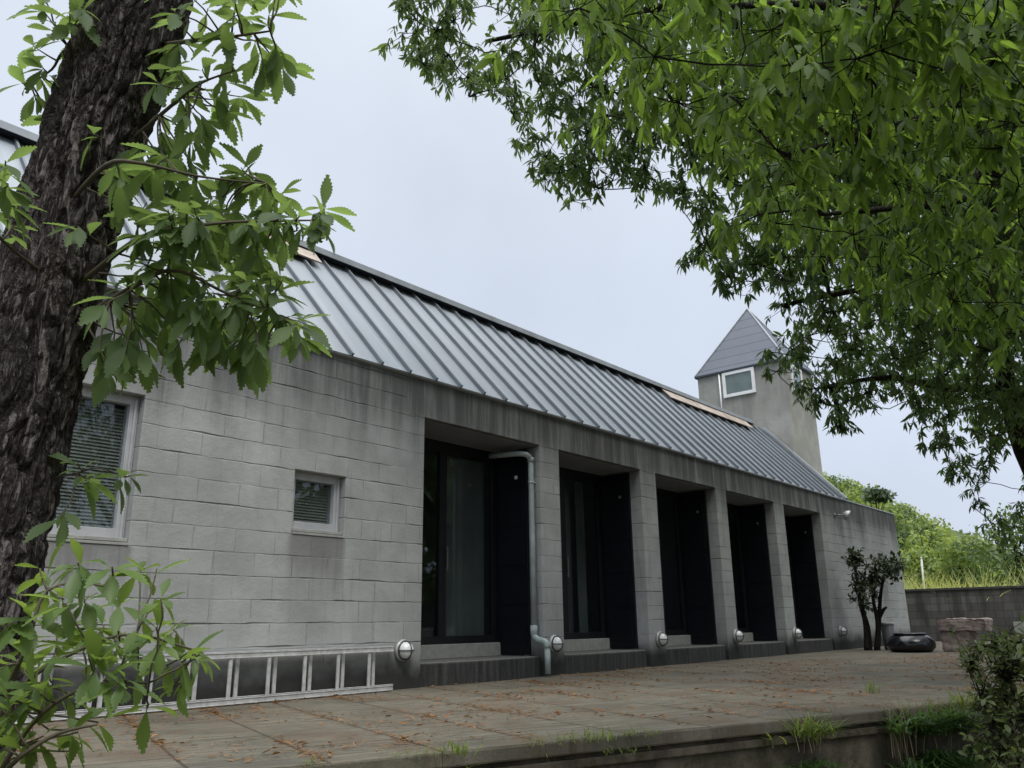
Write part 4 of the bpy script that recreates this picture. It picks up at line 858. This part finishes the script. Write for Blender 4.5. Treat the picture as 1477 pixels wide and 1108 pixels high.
tuft('bamboo_grass', 'yellow green tuft of bamboo grass sprouting from the terrace edge', 'grass tuft', (edge_s(1160, 1037), -0.10), 0.13, [('blades', M_WEED, 110, 0.12, 0.28, 0.020, 1.0, 0.75, 0.0), ('dark_blades', M_BAMBOO, 170, 0.15, 0.36, 0.018, 1.0, -0.2, -0.18), ('dry_stalks', M_STALK, 9, 0.2, 0.36, 0.006, 0.4, 0.9, -0.05)])
tuft('bamboo_grass', 'large dark green clump of bamboo grass hanging over the terrace edge', 'grass tuft', (edge_s(1335, 1018), -0.15), 0.26, [('blades', M_BAMBOO, 700, 0.14, 0.36, 0.024, 1.0, 0.6, 0.0), ('hanging_blades', M_BAMBOO, 520, 0.16, 0.42, 0.022, 1.0, -0.5, -0.15), ('dry_stalks', M_STALK, 10, 0.3, 0.5, 0.008, 0.3, 0.7, -0.15)])
tuft('dry_stalks', 'pale dead stalks leaning on the terrace edge left of the dark bamboo grass', 'dry stalks', (edge_s(1287, 1024), -0.32), 0.05, [('stalks', M_STALK, 16, 0.35, 0.62, 0.010, 0.22, 1.0, 0.0), ('hanging_blades', M_BAMBOO, 50, 0.10, 0.22, 0.02, 1.0, -0.3, -0.05)])
tuft('weed_patch', 'yellow green weeds at the terrace edge under the dark bush', 'weeds', (edge_s(1395, 1010), -0.02), 0.28, [('blades', M_WEED, 190, 0.06, 0.24, 0.016, 0.9, 0.8, 0.0)])
def paving_weed(px, py, label, n, l):
    q = ray(px, py); p = CAM + q * ((0 - CAM[2]) / q[2]); t = empty('paving_weed', tuple(p), label, 'weed', 'weeds in the paving')
    np_mesh('leaves', *blades([p + rng.normal(0, 0.03, 3) * [1, 1, 0] for _ in range(5)], n, l * .5, l, 0.012, 0.6, 1.0), M_WEED, t)
paving_weed(1256, 1000, 'single upright weed growing from a paving joint above the yellow green tuft', 22, 0.15)
paving_weed(672, 1085, 'low grass tuft on the retaining wall below the terrace at bottom centre', 40, 0.08)
paving_weed(850, 1066, 'thin grass on the edge of the terrace slabs right of bottom centre', 34, 0.08)

# ------------------------------------------------------------------ dry litter on the terrace
def litter():
    P, X, Nn, Sz = [], [], [], []
    n = 0
    while n < 26000:
        if rng.random() < 0.5:                             # gathered in the joints
            s_ = round(rng.uniform(-4, 30) / 0.6) * 0.6 + rng.normal(0, 0.03); v = rng.uniform(0.05, 5.5)
        else: s_ = rng.uniform(-4, 22); v = rng.uniform(0.03, 1) ** 1.0 * 5.5
        q = EO + ED * s_ - EN * v
        if q[1] > -0.03 or q[0] > 19 or q[0] < 0.5: continue
        k = math.sin(q[0] * 2.1 + 1.3) * math.sin(q[1] * 2.7 + q[0]) + math.sin(q[0] * 5.3) * 0.4
        if rng.random() > 0.35 + 0.5 * k: continue
        P.append(q + [0, 0, 0.004 + rng.uniform(0, 0.008)]); an = rng.uniform(0, 6.28); X.append((math.cos(an), math.sin(an), rng.normal(0, 0.12))); Nn.append((rng.normal(0, .3), rng.normal(0, .3), 1)); Sz.append(rng.uniform(0.02, 0.07)); n += 1
    P, X, Nn, Sz = map(np.array, (P, X, Nn, Sz)); h = n * 9 // 10
    a = scatter(P[:h], X[:h], Nn[:h], Sz[:h], leaf_template(3, 0.045, False, 0.1, -0.1, 0.4)); b = scatter(P[h:], X[h:], Nn[h:], Sz[h:] * 0.9, leaf_template(3, 0.22, False, 0.5, -0.25, 0.4))
    tag(np_mesh('leaf_litter', *join([a, b]), M_LITTER), kind='stuff')
litter()
bp = [EO + ED * s_ - EN * rng.uniform(-0.05, 0.03) + [0, 0, rng.choice([-0.09, -0.005])] for s_ in rng.uniform(-1, 10, 160) if math.sin(s_ * 1.7) + math.sin(s_ * 4.1 + 1) > 0.2]
tag(np_mesh('edge_grass', *blades(bp, 900, 0.03, 0.10, 0.007, 1.1, 0.8, 3), M_WEED), kind='stuff')

# ------------------------------------------------------------------ beyond the wall: tall grass, wooded hill, single trees, pole
bp = [np.array([x, y, 0.0]) for x, y in zip(rng.uniform(27.0, 33.0, 300), rng.uniform(-9, 5, 300))]
tag(np_mesh('tall_grass', *blades(bp, 5200, 1.6, 3.05, 0.035, 0.85, 1.0, 6), M_PAMPAS), kind='stuff')
def crown_cloud(c, r, n, size, tmpl, squash=0.75):
    lob = unit(rng.normal(0, 1, (7, 3))) * r * 0.55 * [1, 1, squash]; k = rng.integers(0, 7, n); d = unit(rng.normal(0, 1, (n, 3)))
    p = c + lob[k] + d * (r * 0.55 * rng.uniform(0.55, 1.05, (n, 1))) * [1, 1, squash]
    x = unit(rng.normal(0, 1, (n, 3)) + [0, 0, -0.3]); return scatter(p, x, d + [0, 0, 0.5], size * rng.uniform(0.6, 1.3, n), tmpl)
HT = leaf_template(2, 0.36, False, 0.2, 0.3, 0.3); parts = []; parts2 = []
n = 0
while n < 520:
    x = rng.uniform(40, 118); y = rng.uniform(-6, 48) 
    if y / x > 0.42 or y / x < -0.02: continue
    z = float(hill_h(np.array(x), np.array(y))); r = rng.uniform(1.0, 2.6) * (0.75 + x / 300)
    (parts2 if rng.random() < 0.28 else parts).append(crown_cloud(np.array([x, y, z + r * 0.45]), r, 330, 0.20 + 0.0022 * x, HT)); n += 1
tag(np_mesh('hill_wood', *join(parts), M_HILLLEAF, None, True), kind='stuff')
tag(np_mesh('hill_wood', *join(parts2), M_HILLDARK, None, True), kind='stuff')
parts = []
for _ in range(70):
    x = rng.uniform(-25, 45); y = rng.uniform(-38, -19) - (14 if x < 6 else 0); r = rng.uniform(2.2, 4.0); parts.append(crown_cloud(np.array([x, y, rng.uniform(0, 8.5)]), r, 260, 0.9, HT, 1.0))
tag(np_mesh('unseen_wood_behind', *join(parts), M_HILLDARK, None, True), kind='stuff')  # unseen trees behind the camera, added to darken reflections and the wall
def hill_tree(name, label, px, py, dist, r, mt, hgt, n=500, size=0.32, squash=0.8):
    c = at(px, py, dist); z = float(hill_h(np.array(c[0]), np.array(c[1]))); b = np.array([c[0], c[1], min(z, c[2] - 0.6)])
    t = empty(name, tuple(b), label, 'tree', 'trees beyond the garden wall')
    m = MB(); P_ = wiggle(b - [0, 0, 0.4], c + [0, 0, r * 0.3], 7, 0.02); m.tube(P_, np.linspace(0.05 * r + 0.05, 0.04, 7), 7)
    for _ in range(8): m.tube(wiggle(P_[rng.integers(3, 7)], c + unit(rng.normal(0, 1, 3)) * r * 0.75, 4, 0.06), [0.05, 0.04, 0.03, 0.02], 5)
    m.build('trunk', M_BARK2, t, True); np_mesh('crown', *crown_cloud(c, r, n, size, HT, squash), mt, t)
hill_tree('pine_tree', 'dark pine standing out on the hill skyline just right of the roof end', 1262, 714, 84, 1.5, M_PINE, 5, 320, 0.5, 0.45)
hill_tree('broadleaf_tree', 'round tree on the skyline where the hill drops to the right', 1345, 780, 74, 2.0, M_HILLLEAF, 5, 700, 0.45)
hill_tree('broadleaf_tree', 'mid green tree low on the hill right behind the tall grass', 1330, 818, 52, 1.4, M_HILLLEAF, 4, 1500, 0.24)
hill_tree('broadleaf_tree', 'broad green tree behind the garden wall under the canopy tips', 1395, 812, 46, 1.7, M_HILLLEAF, 4, 2000, 0.22)
hill_tree('broadleaf_tree', 'shaded dense tree behind the garden wall at the right edge', 1462, 795, 38, 2.3, M_HILLDARK, 4, 2200, 0.19)
pl = empty('marker_pole', (30.5, 0.9, 0), 'thin pale pole standing in the tall grass beyond the garden wall', 'pole')
q = Xp(1333, 848, 33.0); q2 = Xp(1329, 806, 33.0)
MB().tube([(q[0], q[1], 0.0), q, q2], 0.035, 8).build('shaft', M_POLE, pl, True)
MB().lathe([(0.04, 0), (0.05, 0.02), (0.015, 0.05)], tuple(q2), n=10).build('cap', M_POLE, pl, True)
